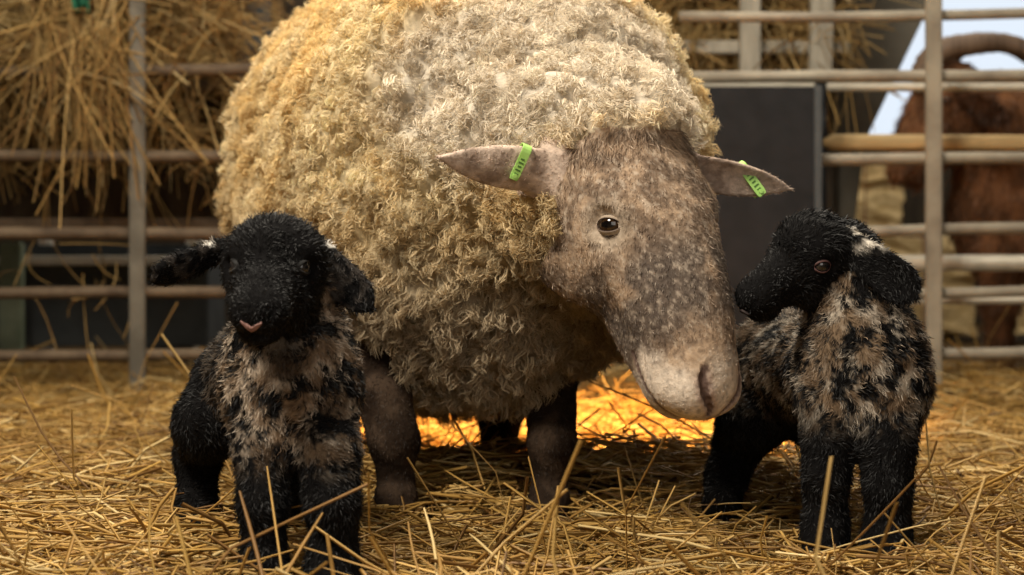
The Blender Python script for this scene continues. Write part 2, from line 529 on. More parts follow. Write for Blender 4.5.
def finish_eye(parent, h, f, r, u, rad, out, mat, label, lidcol, lidmat, along=None, open_=0.62):
    c = hpt(h, f, r, u)
    sgn = 1 if r > 0 else -1
    N = norm(out)
    A = h['F'] if along is None else np.asarray(along, float)
    Fd = norm(A - (A @ N) * N)
    Vd = np.cross(N, Fd)
    bm = bmesh.new(); bmesh.ops.create_uvsphere(bm, u_segments=32, v_segments=20, radius=1)
    me = bpy.data.meshes.new('eye'); bm.to_mesh(me); bm.free()
    for p in me.polygons: p.use_smooth = True
    o = bpy.data.objects.new('eye', me); COL.objects.link(o); me.materials.append(mat)
    m3 = Matrix(((Fd[0], Vd[0], N[0]), (Fd[1], Vd[1], N[1]), (Fd[2], Vd[2], N[2])))
    o.matrix_world = Matrix.Translation(c) @ m3.to_4x4() @ Matrix.Diagonal((rad, rad, rad, 1))
    o.parent = parent; o.matrix_parent_inverse = parent.matrix_basis.inverted()
    o['label'] = label
    # lids: an almond ring wrapped over the ball
    n = 40
    ring = []
    for i in range(n):
        a = 2 * math.pi * i / n
        x = 1.12 * math.cos(a); y = open_ * math.sin(a) * (1 - 0.25 * abs(math.cos(a)) ** 3)
        ring.append((x, y))
    V = []
    rad_prof = [(0.97, 0.06), (1.0, 0.16), (1.14, 0.17), (1.34, 0.06), (1.6, -0.2)]
    for (sc, lift) in rad_prof:
        for (x, y) in ring:
            xx = x * sc * 0.93; yy = y * (1 + (sc - 1) * 1.25)
            z = math.sqrt(max(0.02, 1.06 - min(1.0, xx * xx * 0.80 + yy * yy * 0.8))) + lift - 0.08
            V.append(c + rad * (xx * Fd + yy * Vd + z * N))
    fs = []
    for j in range(len(rad_prof) - 1):
        for i in range(n):
            fs.append((j * n + i, j * n + (i + 1) % n, (j + 1) * n + (i + 1) % n, (j + 1) * n + i))
    cols = np.zeros((len(V), 3))
    for j in range(len(rad_prof)):
        cols[j * n:(j + 1) * n] = lidcol[min(j, len(lidcol) - 1)]
    lo = link('eyelid', np_mesh('eyelid', np.array(V), [np.array(fs)], cols), lidmat, o)
    return c

# ------------------------------------------------------------------ ground and barn shell
def ground_h(x, y):
    p = np.stack([x, y, np.zeros_like(x)], -1)
    h = (fbm(p, 2.6, 3, 3) - 0.5) * 0.09
    h = h + 0.05 * np.exp(-(((x - 0.12) / 0.35) ** 2 + ((y - 3.12) / 0.22) ** 2))     # ridge of litter under the ewe
    h = h + 0.015 * np.exp(-(((x - 0.1) / 0.3) ** 2 + ((y - 2.60) / 0.2) ** 2))
    h = h + 0.015 * np.exp(-(((x + 0.42) / 0.2) ** 2 + ((y - 2.55) / 0.15) ** 2))
    h = h + 0.02 * np.exp(-(((x - 0.42) / 0.16) ** 2 + ((y - 2.36) / 0.10) ** 2))
    h = h - 0.03 * np.exp(-(((x - 0.1) / 0.5) ** 2 + ((y - 4.0) / 0.5) ** 2))
    return h - 0.030

def struct(name, bm, mat, parent=None):
    o = bm_obj(name, bm, mat, parent); o['kind'] = 'structure'; return o

gx, gy = np.meshgrid(np.linspace(-4, 6, 101), np.linspace(-1.0, 11, 121), indexing='ij')
gz = ground_h(gx.ravel(), gy.ravel()) - 0.012
gi = np.arange(101 * 121).reshape(101, 121)
gf = np.stack([gi[:-1, :-1], gi[1:, :-1], gi[1:, 1:], gi[:-1, 1:]], -1).reshape(-1, 4)
fl = link('floor', np_mesh('floor', np.stack([gx.ravel(), gy.ravel(), gz], -1), [gf]), M_ground)
fl['kind'] = 'structure'; fl['label'] = 'trodden earth and old straw floor of the pen'

bm = box_bm((-4, 9.6, -0.1), (1.2, 9.75, 3.6)); struct('wall_back', bm, M_wall)['label'] = 'dark boarded back wall of the barn'
bm = box_bm((1.2, 9.6, -0.1), (6, 9.75, 0.84)); struct('wall_low', bm, M_wall)['label'] = 'low boarded wall under the bright barn opening'
bm = box_bm((1.2, 9.6, 2.6), (6, 9.75, 3.6)); struct('wall_lintel', bm, M_wall)['label'] = 'dark boards above the bright barn opening'
bm = box_bm((-4.15, -1, -0.1), (-4, 9.75, 3.6)); struct('wall_left', bm, M_wall)['label'] = 'dark boarded side wall of the barn'
bm = box_bm((6, -1, -0.1), (6.15, 9.75, 3.6)); struct('wall_right', bm, M_wall)['label'] = 'dark boarded far side wall of the barn'
bm = box_bm((-4.15, -1.15, -0.1), (6.15, -1.0, 3.6)); struct('wall_light_block', bm, M_concrete)['label'] = 'unseen concrete wall behind the camera, added to cut front daylight'  # unseen, added to hold back flat daylight from the front
bm = box_bm((-4.15, -1, 3.6), (6.15, 9.75, 3.7)); struct('ceiling_sky_block', bm, M_wall)['label'] = 'unseen dark barn roof underside, put in to keep sky light out'  # unseen roof, put in so the sky only lights through the opening
bm = box_bm((2.52, 9.45, 0.82), (2.58, 9.58, 2.62)); struct('trim_1', bm, M_wall)['label'] = 'thin upright post in the bright barn opening'

# ------------------------------------------------------------------ the ewe
ewe = empty('ewe', (-0.02, 3.1, 0.0))
tag(ewe, 'large cream woolly ewe with brown-grey face and green ear tags, between two black lambs', 'sheep')
th, pt = math.radians(41), math.radians(31)
nn = np.array([math.sin(th), -math.cos(th), 0])
HF = head_frame(nn * math.sin(pt) + np.array([0, 0, -math.cos(pt)]), nn * math.cos(pt) + np.array([0, 0, math.sin(pt)]), P(634, 136, 2.57), 0.376)
# with this frame her right side (image left) has r > 0 or < 0 depending on handedness
RS = 1 if HF['R'][0] < 0 else -1          # r sign of the side that faces image-left

s = SDF()
WOOL = 'wool'
s.cone((-0.03, 3.02, .50), (-0.145, 3.60, .495), .318, .368, .06, WOOL)
s.ell((-0.02, 2.90, .375), (.215, .20, .225), None, .10, WOOL)
s.ell((-0.10, 3.30, .36), (.30, .40, .24), None, .10, WOOL)
s.cone((0.00, 2.86, .55), (.085, 2.68, .475), .215, .135, .10, WOOL)
s.ell(hpt(HF, .10, 0, -.30), (.105, .105, .115), None, .06, WOOL)
s.ell(hpt(HF, -.12, 0, -.20), (.115, .105, .10), None, .06, WOOL)
s.ell(hpt(HF, -.10, 0, -.07), (.072, .072, .055), None, .05, WOOL)
build_head(s, HF, 1.28, 1.0)
LEG = 'leg'
def leg(pts, radii, grp=LEG, sd=None, k=.03):
    (sd or s).chain([P(*q) for q in pts], radii, .010 if sd is None else k, grp)
leg([(376, 330, 2.92), (383, 395, 2.86), (394, 440, 2.84), (396, 482, 2.85), (396, 498, 2.84), (394, 530, 2.81)], [.050, .039, .036, .025, .029, .031])
leg([(548, 370, 2.92), (551, 410, 2.88), (552, 442, 2.84), (550, 482, 2.85), (549, 500, 2.84), (545, 530, 2.81)], [.046, .035, .034, .024, .028, .031])
leg([(505, 360, 3.45), (500, 405, 3.45), (499, 440, 3.50), (498, 470, 3.46), (498, 490, 3.44)], [.09, .045, .031, .026, .032])
leg([(395, 360, 3.50), (390, 405, 3.50), (389, 440, 3.55), (389, 470, 3.50), (389, 490, 3.48)], [.09, .045, .031, .026, .032])
# ears
earL_b = hpt(HF, .10, RS * .15, -.10); earL_t = P(438, 157, 2.47)
earR_b = hpt(HF, .06, -RS * .13, -.06); earR_t = P(791, 189, 2.66)
s.ear(earL_b, earL_t, (0.10, -0.45, 1.0), .060, .0060, .02, 'ear', cup=0.35, droop=.006)
s.ear(earR_b, earR_t, (0.15, -0.50, 1.0), .050, .0060, .02, 'ear', cup=0.35)
# nostrils, mouth line, eye sockets
Lh = HF['L']
def surf_f(sd, h, r, u):
    fs_ = np.linspace(1.25, .5, 300)
    d_ = sd(np.stack([hpt(h, f_, r, u) for f_ in fs_]))
    return float(fs_[int(np.argmax(d_ < 0))])
def surf_r(sd, h, f, u):
    rs_ = np.linspace(.45, 0, 300)
    d_ = sd(np.stack([hpt(h, f, r_, u) for r_ in rs_]))
    return float(rs_[int(np.argmax(d_ < 0))])
cuts = []
for sg in (1, -1):
    nos = [(.024, -.158, .0020), (.036, -.132, .0030), (.056, -.112, .0040), (.078, -.092, .0044), (.088, -.066, .0034), (.080, -.048, .0020)]
    npt = [hpt(HF, surf_f(s, HF, sg * r, u) - .006, sg * r, u) for r, u, _ in nos]
    cuts += [(npt[i], npt[i + 1], nos[i][2], nos[i + 1][2], .004) for i in range(len(nos) - 1)]
    mp_ = [hpt(HF, surf_f(s, HF, 0, -.262), 0, -.262), hpt(HF, surf_f(s, HF, sg * .05, -.268), sg * .05, -.268)]
    for f in (.92, .86, .80, .74, .70):
        u = -.272 + .06 * (.92 - f)
        mp_.append(hpt(HF, f, sg * surf_r(s, HF, f, u), u))
    mr_ = [.0036, .0036, .0042, .0042, .0040, .0032, .0015]
    cuts += [(mp_[i], mp_[i + 1], mr_[i], mr_[i + 1], .004) for i in range(len(mp_) - 1)]
cuts.append((hpt(HF, surf_f(s, HF, 0, -.19), 0, -.19), hpt(HF, surf_f(s, HF, 0, -.255), 0, -.255), .0028, .0028, .003))
for a_, b_, r1_, r2_, k_ in cuts:
    s.cone(a_, b_, r1_, r2_, k_, 'cut', True)
nostril_c = [np.array([c_[0] for c_ in cuts if c_[4] == .004])]
def cut_dist(p):
    d_ = np.full(len(p), 9.0)
    for a_, b_, r1_, r2_, k_ in cuts:
        ab = b_ - a_; t = np.clip(((p - a_) @ ab) / (ab @ ab), 0, 1)
        d_ = np.minimum(d_, np.linalg.norm(p - a_ - t[:, None] * ab, axis=1) - r1_)
    return d_
EYE_F, EYE_U = .325, -.055
# place each eye ball on the head surface
def on_surface(sd, h, f, r0, u, sgn, depth):
    rs = np.linspace(r0 + 0.35, 0.0, 200)
    pts = np.stack([hpt(h, f, sgn * r, u) for r in rs])
    d = sd(pts)
    i = int(np.argmax(d < 0))
    return rs[i] - depth
er = on_surface(s, HF, EYE_F, .1, EYE_U, RS, 0.0)
er2 = on_surface(s, HF, EYE_F, .1, EYE_U, -RS, 0.0)
EYER = .0165
for sg, rr in ((RS, er), (-RS, er2)):
    s.ell(hpt(HF, EYE_F, sg * (rr + .008), EYE_U), np.array([.019, .011, .021]), HF['M'], .012, 'cut', True)

def axis(segs):
    out = []
    for a, b, h in segs:
        out.append(np.linspace(a, b, max(2, int(round((b - a) / h)) + 1))[:-1])
    return np.concatenate(out + [[segs[-1][1]]])
ev, ef = surface(s, axis([(-.60, -.12, .010), (-.12, .40, .0036), (.40, .46, .010)]),
                 axis([(2.30, 2.80, .0037), (2.80, 4.10, .011)]),
                 axis([(-.06, .14, .007), (.14, .54, .0036), (.54, .96, .010)]))
eg = s.groups(ev)
hd = np.minimum(eg['head'], eg['ear'])
wool_w = sstep(-.004, .014, np.minimum(hd, eg[LEG]) - eg[WOOL] + 0.004)

def ewe_face_col(p):
    q = hloc(HF, p)
    f, r, u = q[:, 0], np.abs(q[:, 1]), q[:, 2]
    n1 = fbm(p, 34, 5, 4); n2 = fbm(p, 210, 9, 3); n3 = fbm(p, 16, 13, 3)
    c = mix((.44, .315, .215), (.200, .140, .098), sstep(.38, .60, n1))
    dark = sstep(.36, .52, f) * (1 - sstep(.66, .80, f)) * sstep(.38, .56, n3 + .10)
    c = mix(c, (.115, .092, .078), dark * .9)
    c = mix(c, (.31, .225, .155), sstep(.10, .0, f) * sstep(.45, .6, n1))
    c = mix(c, (.46, .36, .26), sstep(.26, .10, f) * sstep(-.14, -.28, u))
    c = mix(c, (.74, .63, .52), sstep(.74, .88, f + .22 * (n1 - .5) - .45 * (u + .16)))
    eyep = np.minimum(np.linalg.norm(p - hpt(HF, EYE_F, RS * er, EYE_U), axis=1), np.linalg.norm(p - hpt(HF, EYE_F, -RS * er2, EYE_U), axis=1))
    c = mix(c, (.47, .38, .29), sstep(.044, .022, eyep) * .85)
    c = mix(c, (.60, .50, .40), sstep(.54, .70, n2) * .55)
    c = mix(c, (.06, .045, .04), sstep(.56, .72, 1 - n2) * .45)
    for sg_, rr_2 in ((RS, er), (-RS, er2)):                     # dark tear line below the front corner of the eye
        a_ = hpt(HF, EYE_F, sg_ * rr_2, EYE_U) + norm(HF['F'] * .55 + HF['U'] * .95) * .021; b_ = a_ + HF['F'] * .026 - HF['U'] * .002
        ab = b_ - a_; t = np.clip(((p - a_) @ ab) / (ab @ ab), 0, 1)
        dl = np.linalg.norm(p - a_ - t[:, None] * ab, axis=1)
        c = mix(c, (.07, .045, .035), sstep(.011, .005, dl) * .85)
    c = mix(c, (.36, .24, .20), sstep(.012, .003, cut_dist(p)) * .6 * sstep(.86, .92, f))
    c = mix(c, (.13, .085, .07), sstep(.0030, .0005, cut_dist(p)))
    return c

def ewe_wool_col(p):
    n1 = fbm(p, 9, 21, 3); n2 = fbm(p, 45, 23, 3)
    c = mix((.82, .615, .305), (.85, .71, .455), sstep(.35, .65, n1))
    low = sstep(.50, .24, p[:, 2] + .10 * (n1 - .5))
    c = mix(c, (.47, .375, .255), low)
    neck = np.linalg.norm((p - np.array([.08, 2.72, .58])) / np.array([.27, .24, .16]), axis=1)
    c = mix(c, (.82, .73, .60), sstep(1.2, .8, neck))
    c = mix(c, (.45, .34, .20), sstep(.60, .74, n2) * .5)
    return c
def ewe_leg_col(p):
    n1 = fbm(p, 40, 31, 3)
    return mix((.022, .014, .0095), (.056, .037, .025), sstep(.42, .66, n1))

# ear colouring: pinkish-brown with pale rims
def ewe_ear_col(p):
    n1 = fbm(p, 60, 41, 3)
    return mix((.62, .49, .40), (.36, .27, .215), sstep(.42, .66, n1))

def ewe_cols(p, g):
    grp = np.stack([g[WOOL], g['head'], g['ear'], g[LEG]], 1)
    k = np.argmin(grp, 1)
    c = ewe_wool_col(p)
    c = np.where((k == 1)[:, None], ewe_face_col(p), c)
    c = np.where((k == 2)[:, None], ewe_ear_col(p), c)
    c = np.where((k == 3)[:, None], ewe_leg_col(p), c)
    return c, k
ecol, ek = ewe_cols(ev, eg)
# lumpy locks pressed into the woolly part of the body itself
egr = s.grad(ev)
lump = (0.5 - worley(ev * np.array([1, 1, .8]), 26, 51)) * .030 + (fbm(ev, 10, 57, 2) - .5) * .045
ebody = ev + egr * ((np.minimum(lump, .016) - .011) * wool_w)[:, None]
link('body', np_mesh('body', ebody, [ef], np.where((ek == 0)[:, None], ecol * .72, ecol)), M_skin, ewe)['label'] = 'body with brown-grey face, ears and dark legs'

# fleece: curly locks, each a clump of crimped fibres
def wool_weight(p):
    g = s.groups(p)
    wl = np.minimum(np.minimum(g['head'], g['ear']), g[LEG]) - g[WOOL]
    ww = (wl > .003).astype(float)
    back = p[:, 1] > 3.62
    ww = ww * np.where(back, .35, 1.0) * np.where(p[:, 1] < 3.0, 1.25, 1.0)
    return ww
NC = 13500
cand = sample(ev, ef, 90000, wool_weight)
key = np.floor(cand / .0188 + .5 * np.sin(cand * 900)).astype(np.int64)
_, first = np.unique(key[:, 0] * 1000003 + key[:, 1] * 1009 + key[:, 2], return_index=True)
first = first[(cand[first, 1] < 3.62) | (rng.random(len(first)) < .4)]
print('locks', len(first))
cc = cand[rng.permutation(first)[:NC]]
NC = len(cc)
cn = s.grad(cc)
cl = (fbm(cc, 10, 57, 2) - .5) * .045 + (0.5 - worley(cc * np.array([1, 1, .8]), 26, 51)) * .030
cc = cc + cn * (cl - .004)[:, None]
K = 16
SEG = 3
down = np.array([0, 0, -1.0])
low = sstep(.5, .2, cc[:, 2])
cdir = norm(cn + down * (.16 + .55 * low)[:, None] + rng.normal(size=(NC, 3)) * .42)
clen = .011 + .010 * rng.random(NC) + .008 * low
crad = .0080 + .0060 * rng.random(NC)
a1 = norm(np.cross(cdir, rng.normal(size=(NC, 3)))); a2 = np.cross(cdir, a1)
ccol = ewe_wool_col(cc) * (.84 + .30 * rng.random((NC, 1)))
ph = rng.random(NC) * 6.28
bendv = norm(rng.normal(size=(NC, 3)) + down * .8)
an = rng.random((NC, K)) * 6.28; rr_ = np.sqrt(rng.random((NC, K)))
off = (np.cos(an)[..., None] * a1[:, None] + np.sin(an)[..., None] * a2[:, None]) * (rr_ * crad[:, None])[..., None]
fl_len = clen[:, None] * (.75 + .4 * rng.random((NC, K)))
J = np.linspace(0, 1, SEG + 1)
pts = np.zeros((NC, K, SEG + 1, 3))
for j, t in enumerate(J):
    spread = 1.0 - .30 * t
    cr = ph[:, None] + t * 7.0 + rr_ * 1.2 + an * .35
    crimp = (np.cos(cr)[..., None] * a1[:, None] + np.sin(cr)[..., None] * a2[:, None]) * (.0062 * (t ** .8))
    pts[:, :, j] = cc[:, None] + off * spread + cdir[:, None] * (fl_len * (t - .18 * t * t))[..., None] + crimp + bendv[:, None] * (clen[:, None] * .30 * t * t)[..., None]
V, F, C = fibres(pts.reshape(-1, SEG + 1, 3), np.repeat(.0015 + .0009 * rng.random(NC), K), np.repeat(ccol, K, 0) * (.9 + .2 * rng.random((NC * K, 1))), 1.12)
o = link('fleece', np_mesh('fleece', V, F, C), M_wool, ewe)
o['kind'] = 'stuff'; o['label'] = 'thick curly cream fleece'

# short hair on face, ears and legs
def short_weight(p):
    g = s.groups(p)
    grp = np.stack([g[WOOL], g['head'], g['ear'], g[LEG]], 1)
    k = np.argmin(grp, 1)
    wgt = np.array([0, 1.0, .8, .6])[k]
    e1 = np.linalg.norm(p - hpt(HF, EYE_F, RS * er, EYE_U), axis=1); e2 = np.linalg.norm(p - hpt(HF, EYE_F, -RS * er2, EYE_U), axis=1)
    return wgt * (np.minimum(e1, e2) > .023) * (cut_dist(p) > .0015)
NH = 80000
hr = sample(ev, ef, NH, short_weight)
hn = s.grad(hr)
hg = s.groups(hr)
hc, hk = ewe_cols(hr, hg)
q = hloc(HF, hr)
flow = np.where((hk == 3)[:, None], down, HF['F'] + .25 * HF['U'] * 0 + HF['R'] * (np.sign(q[:, 1]) * .35)[:, None] * 1.0 - HF['U'] * .35)
eL = norm(earL_t - earL_b); eR = norm(earR_t - earR_b)
flow = np.where((hk == 2)[:, None], np.where((hr[:, 0] < earL_b[0] + .02)[:, None], eL, eR), flow)
fl2 = rng.normal(size=(NH, 3)) * .35 + (fbm(hr, 30, 61, 2) - .5)[:, None] * a1[:1] * 1.5
hl_ = .0050 + .0035 * rng.random(NH)
hl_ = np.where(q[:, 0] > .78, hl_ * .55, hl_)
hl_ = np.where(hk == 3, hl_ * 1.1, hl_)
hl_ = np.where(hk == 2, hl_ * .8, hl_)
hl_ = hl_ * (1 + 2.4 * sstep(.16, .0, q[:, 0]) * (hk == 1))
coat('face_hair', hr, hn, flow + fl2, hl_, .16 + .25 * rng.random(NH), .0009 + .0005 * rng.random(NH), hc * (.70 + .60 * rng.random((NH, 1))), M_fur, ewe, segs=2, label='short mottled brown-grey hair of face, ears and legs')

# eyes
for sg, rr in ((RS, er), (-RS, er2)):
    outv = sg * HF['R'] * 1.0 + HF['U'] * .35 + HF['F'] * .12
    finish_eye(ewe, HF, EYE_F, sg * (rr - .036), EYE_U - .004, EYER, outv, M_eye_ewe, 'dark glossy eye', [(.05, .03, .022), (.09, .055, .045), (.48, .38, .29), (.55, .45, .35), (.42, .33, .25)], M_fur, along=HF['F'] * .55 + HF['U'] * .95, open_=.50)

# ear tags: a folded plastic strap through each ear, with a pin on both faces
def ear_tag(pos, ax, wd, length, width, label):
    ax = norm(ax); wd = norm(np.asarray(wd) - (np.asarray(wd) @ ax) * ax); nz = np.cross(ax, wd)
    bm = bmesh.new()
    n = 9
    prof = []
    hl = length / 2
    for i in range(n + 1):                                      # front leaf, loop over the edge, back leaf
        prof.append((-hl + length * i / n * 1.0, .0085))
    for i in range(1, 7):
        a = math.pi / 2 - math.pi * i / 7
        prof.append((hl + .0085 * math.cos(a), .0085 * math.sin(a)))
    for i in range(n + 1):
        prof.append((hl - length * i / n, -.0085))
    th_ = .0016
    rows = []
    for i, (v, u) in enumerate(prof):
        p0 = np.array(prof[max(i - 1, 0)]); p1 = np.array(prof[min(i + 1, len(prof) - 1)])
        t = norm(p1 - p0); nr = np.array([-t[1], t[0]])
        endw = width * (.8 if i in (0, len(prof) - 1) else 1.0)
        row = []
        for sx, so in ((-1, -1), (1, -1), (1, 1), (-1, 1)):
            v2 = np.array([v, u]) + nr * so * th_ / 2
            row.append(bm.verts.new(pos + ax * sx * endw / 2 + wd * v2[0] + nz * v2[1]))
        rows.append(row)
    for i in range(len(rows) - 1):
        for k in range(4):
            bm.faces.new((rows[i][k], rows[i][(k + 1) % 4], rows[i + 1][(k + 1) % 4], rows[i + 1][k]))
    bm.faces.new(rows[0]); bm.faces.new(rows[-1][::-1])
    bmesh.ops.recalc_face_normals(bm, faces=bm.faces[:])
    t = bm_obj('ear_tag', bm, M_tag, ewe, bevel=.0004); t['label'] = label
    # printed figures: little raised bars
    for sd_ in (1, -1):
        b2 = bmesh.new()
        for i in range(5):
            v0 = -hl * .55 + i * length * .13
            c = pos + nz * sd_ * (.0085 + .0009) + wd * v0
            hw = width * (.28 if i % 2 else .2)
            vs = [b2.verts.new(c + ax * x * hw + wd * y * .0011 + nz * z * .0003) for z in (-1, 1) for (x, y) in ((-1, -1), (1, -1), (1, 1), (-1, 1))]
            for fc in ((0, 1, 2, 3), (7, 6, 5, 4), (0, 1, 5, 4), (1, 2, 6, 5), (2, 3, 7, 6), (3, 0, 4, 7)):
                b2.faces.new([vs[k] for k in fc])
        bmesh.ops.recalc_face_normals(b2, faces=b2.faces[:])
        bm_obj('print', b2, M_tagmark, t)
    bmp = tube_bm([pos + nz * -.0105 - wd * hl * .72, pos + nz * .0108 - wd * hl * .72], .0030, 10)
    bm_obj('pin', bmp, M_tag, t, smooth=False)
ear_tag(earL_b + (earL_t - earL_b) * .50 + np.array([0, 0, .002]), norm(eL + np.array([.0, 0, .30])), (0.4, -0.15, 1.0), .038, .0125, 'lime green ear tag in the ear on the left')
ear_tag(earR_b + (earR_t - earR_b) * .70 + np.array([0, 0, -.002]), norm(eR + np.array([0, 0, .9])), (-1.0, -0.15, 1.0), .044, .0140, 'lime green ear tag in the ear on the right')

# ------------------------------------------------------------------ the lambs
def lamb(name, label, base, h, wR, wU, prims, ears, colfn, eyes, box, nhair, patchy, mouth, whiskers=None):
    root = empty(name, base); tag(root, label, 'lamb', 'newborn lambs')
    sd = SDF()
    prims(sd)
    build_head(sd, h, wR, wU, True)
    for (b, t, wd, wid, th_, cup) in ears:
        sd.ear(b, t, wd, wid, th_, .014, 'ear', cup, blunt=True)
    L = h['L']
    for sg in (1, -1):
        sd.cone(hpt(h, .99, sg * .035 * wR, -.25 * wU), hpt(h, .96, sg * .085 * wR, -.17 * wU), .0022, .0030, .004, 'cut', True)
        sd.cone(hpt(h, .955, 0, -.305 * wU), hpt(h, .80, sg * .105 * wR, -.300 * wU), .0018, .0016, .003, 'cut', True)
    ef_, eu_, er_ = eyes
    rad = .0105
    rs = {}
    for sg in (1, -1):
        rs[sg] = on_surface(sd, h, ef_, .2, eu_, sg, 0)
    for sg in (1, -1):
        sd.ell(hpt(h, ef_, sg * (rs[sg] + .01), eu_), np.array([.013, .006, .0095]), h['M'], .008, 'cut', True)
    v, f = surface(sd, axis([(box[0][0], box[0][1], .0042)]), axis([(box[1][0], box[1][1], .0050)]), axis([(box[2][0], box[2][1], .0042)]))
    g = sd.groups(v)
    col = colfn(v, g, h)
    link('body', np_mesh('body', v, [f], col), M_skin, root)
    eyec = {sg: hpt(h, ef_, sg * rs[sg], eu_) for sg in (1, -1)}
    def wfn(p):
        e = np.minimum(np.linalg.norm(p - eyec[1], axis=1), np.linalg.norm(p - eyec[-1], axis=1))
        back = p[:, 1] > box[1][1] - .22
        q = hloc(h, p)
        m = (q[:, 0] > .5) & (q[:, 0] < 1.15) & (np.abs(q[:, 1]) < .4) & (np.abs(q[:, 2]) < .7)
        return (e > .0150) * np.where(back, .6, 1.0) * np.where(p[:, 2] < 0.03, .4, 1.0) * np.where(m, 1.8, 1.0)
    r = sample(v, f, nhair, wfn)
    n = sd.grad(r); g = sd.groups(r)
    c = colfn(r, g, h)
    q = hloc(h, r)
    grp = np.stack([g['head'], g['ear'], g['body'], g['leg']], 1); k = np.argmin(grp, 1)
    flow = np.tile(down, (nhair, 1)) + np.array([0, .35, 0])
    flow = np.where((k == 0)[:, None], -h['F'] * .9 - h['U'] * .2 + down * .4, flow)
    ea = np.zeros((nhair, 3))
    best = np.full(nhair, 9.0)
    for (b, t, *_x) in ears:
        dd = np.linalg.norm(r - (np.asarray(b) + np.asarray(t)) / 2, axis=1)
        ea = np.where((dd < best)[:, None], norm(np.asarray(t) - np.asarray(b)), ea); best = np.minimum(best, dd)
    flow = np.where((k == 1)[:, None], ea, flow)
    swirl = np.stack([vnoise(r, 45, 71) - .5, vnoise(r, 45, 72) - .5, vnoise(r, 45, 73) - .5], -1) * 2.6
    flow = flow + swirl
    ln = .0060 + .005 * rng.random(nhair)
    ln = np.where((k == 0) & (q[:, 0] > .6), ln * .55, ln)
    ed = np.minimum(np.linalg.norm(r - eyec[1], axis=1), np.linalg.norm(r - eyec[-1], axis=1))
    ln = np.where(ed < .026, ln * .55, ln)
    ln = np.where((k == 0) & (q[:, 0] < .30) & (q[:, 2] > -.05), ln * 1.25, ln)
    ln = np.where(k == 2, ln * 1.25, ln)
    lift = .45 + .4 * rng.random(nhair)
    coat('coat', r, n, flow, ln, lift, .0009 + .0005 * rng.random(nhair), c * (.7 + .6 * rng.random((nhair, 1))), M_black, root, segs=2, wob=.30, curl=.22, tipcol=1.25, label='short curly black coat' + patchy)
    for sg in (1, -1):
        outv = sg * h['R'] + h['F'] * .30 + h['U'] * .2
        finish_eye(root, h, ef_, sg * (rs[sg] - er_), eu_, rad, outv, M_eye_lamb, 'glossy dark eye', mouth['lid'], M_fur, along=h['F'] * .9 + h['U'] * .25, open_=.62)
    # pink nose and lip skin
    n_ = 28
    V = []
    for j, sc in enumerate((0.0, .55, 1.0)):
        for i in range(n_):
            a = 2 * math.pi * i / n_
            rr2 = mouth.get('r0', 0) + sc * mouth['w'] * math.cos(a); uu = mouth['u'] + sc * mouth['hgt'] * math.sin(a) - .05 * abs(sc * math.cos(a)) * mouth['v']
            V.append(hpt(h, 1.02, rr2, uu))
    V = np.array(V)
    for _ in range(14):
        V = V - (np.clip(sd(V) - .0014 , -.02, .02))[:, None] * sd.grad(V)
    fs = []
    for j in range(2):
        for i in range(n_):
            fs.append((j * n_ + i, j * n_ + (i + 1) % n_, (j + 1) * n_ + (i + 1) % n_, (j + 1) * n_ + i))
    fcol = np.tile(np.array(mouth['col']), (len(V), 1))
    me = np_mesh('lip', V, [np.array(fs)], fcol)
    o = link('lip', me, M_fur, root)
    so = o.modifiers.new('thickness', 'SOLIDIFY'); so.thickness = .003; so.offset = 0
    o['label'] = mouth['label']
    return sd

def patch_col(black, pale, tan, p, thr, seed, w):
    n1 = fbm(p, 64, seed, 3); n2 = fbm(p, 210, seed + 3, 3)
    t = sstep(thr - .05, thr + .06, n1 + .7 * (n2 - .5)) * w
    c = mix(pale, tan, sstep(.40, .60, fbm(p, 50, seed + 9, 2)))
    return mix(np.tile(black, (len(p), 1)), c, t)

BLK = np.array([.0060, .0056, .0058])
# lamb on the left: faces the viewer, body running back
poll = P(281, 229, 2.28)
hL = head_frame(P(255, 270, 2.12) - poll, (0.02, 0, 1.0), poll, .176)
def prims_left(sd):
    B = 'body'
    sd.cone(P(291, 380, 2.31), P(268, 376, 2.58), .068, .070, .04, B)
    sd.ell(P(290, 385, 2.28), (.066, .06, .082), None, .04, B)
    sd.cone(P(290, 350, 2.30), P(291, 285, 2.31), .062, .055, .04, B)
    sd.cone(P(268, 374, 2.58), P(264, 368, 2.68), .068, .056, .04, B)
    leg([(258, 395, 2.29), (262, 455, 2.255), (263, 505, 2.235), (264, 555, 2.24), (264, 580, 2.23), (263, 605, 2.215)], [.037, .0255, .0230, .0190, .022, .024], 'leg', sd)
    leg([(325, 395, 2.28), (331, 455, 2.235), (333, 505, 2.215), (334, 555, 2.22), (334, 580, 2.21), (334, 605, 2.195)], [.039, .0270, .0245, .0205, .0235, .025], 'leg', sd)
    leg([(228, 385, 2.62), (208, 425, 2.58), (198, 455, 2.66), (196, 500, 2.62), (194, 535, 2.58)], [.050, .040, .026, .021, .025], 'leg', sd)
    leg([(270, 375, 2.64), (278, 420, 2.60), (282, 455, 2.68), (282, 500, 2.64), (281, 535, 2.60)], [.062, .042, .026, .021, .025], 'leg', sd)
    sd.chain([P(258, 355, 2.74), P(255, 375, 2.78), P(254, 410, 2.79)], [.026, .020, .014], .02, B)
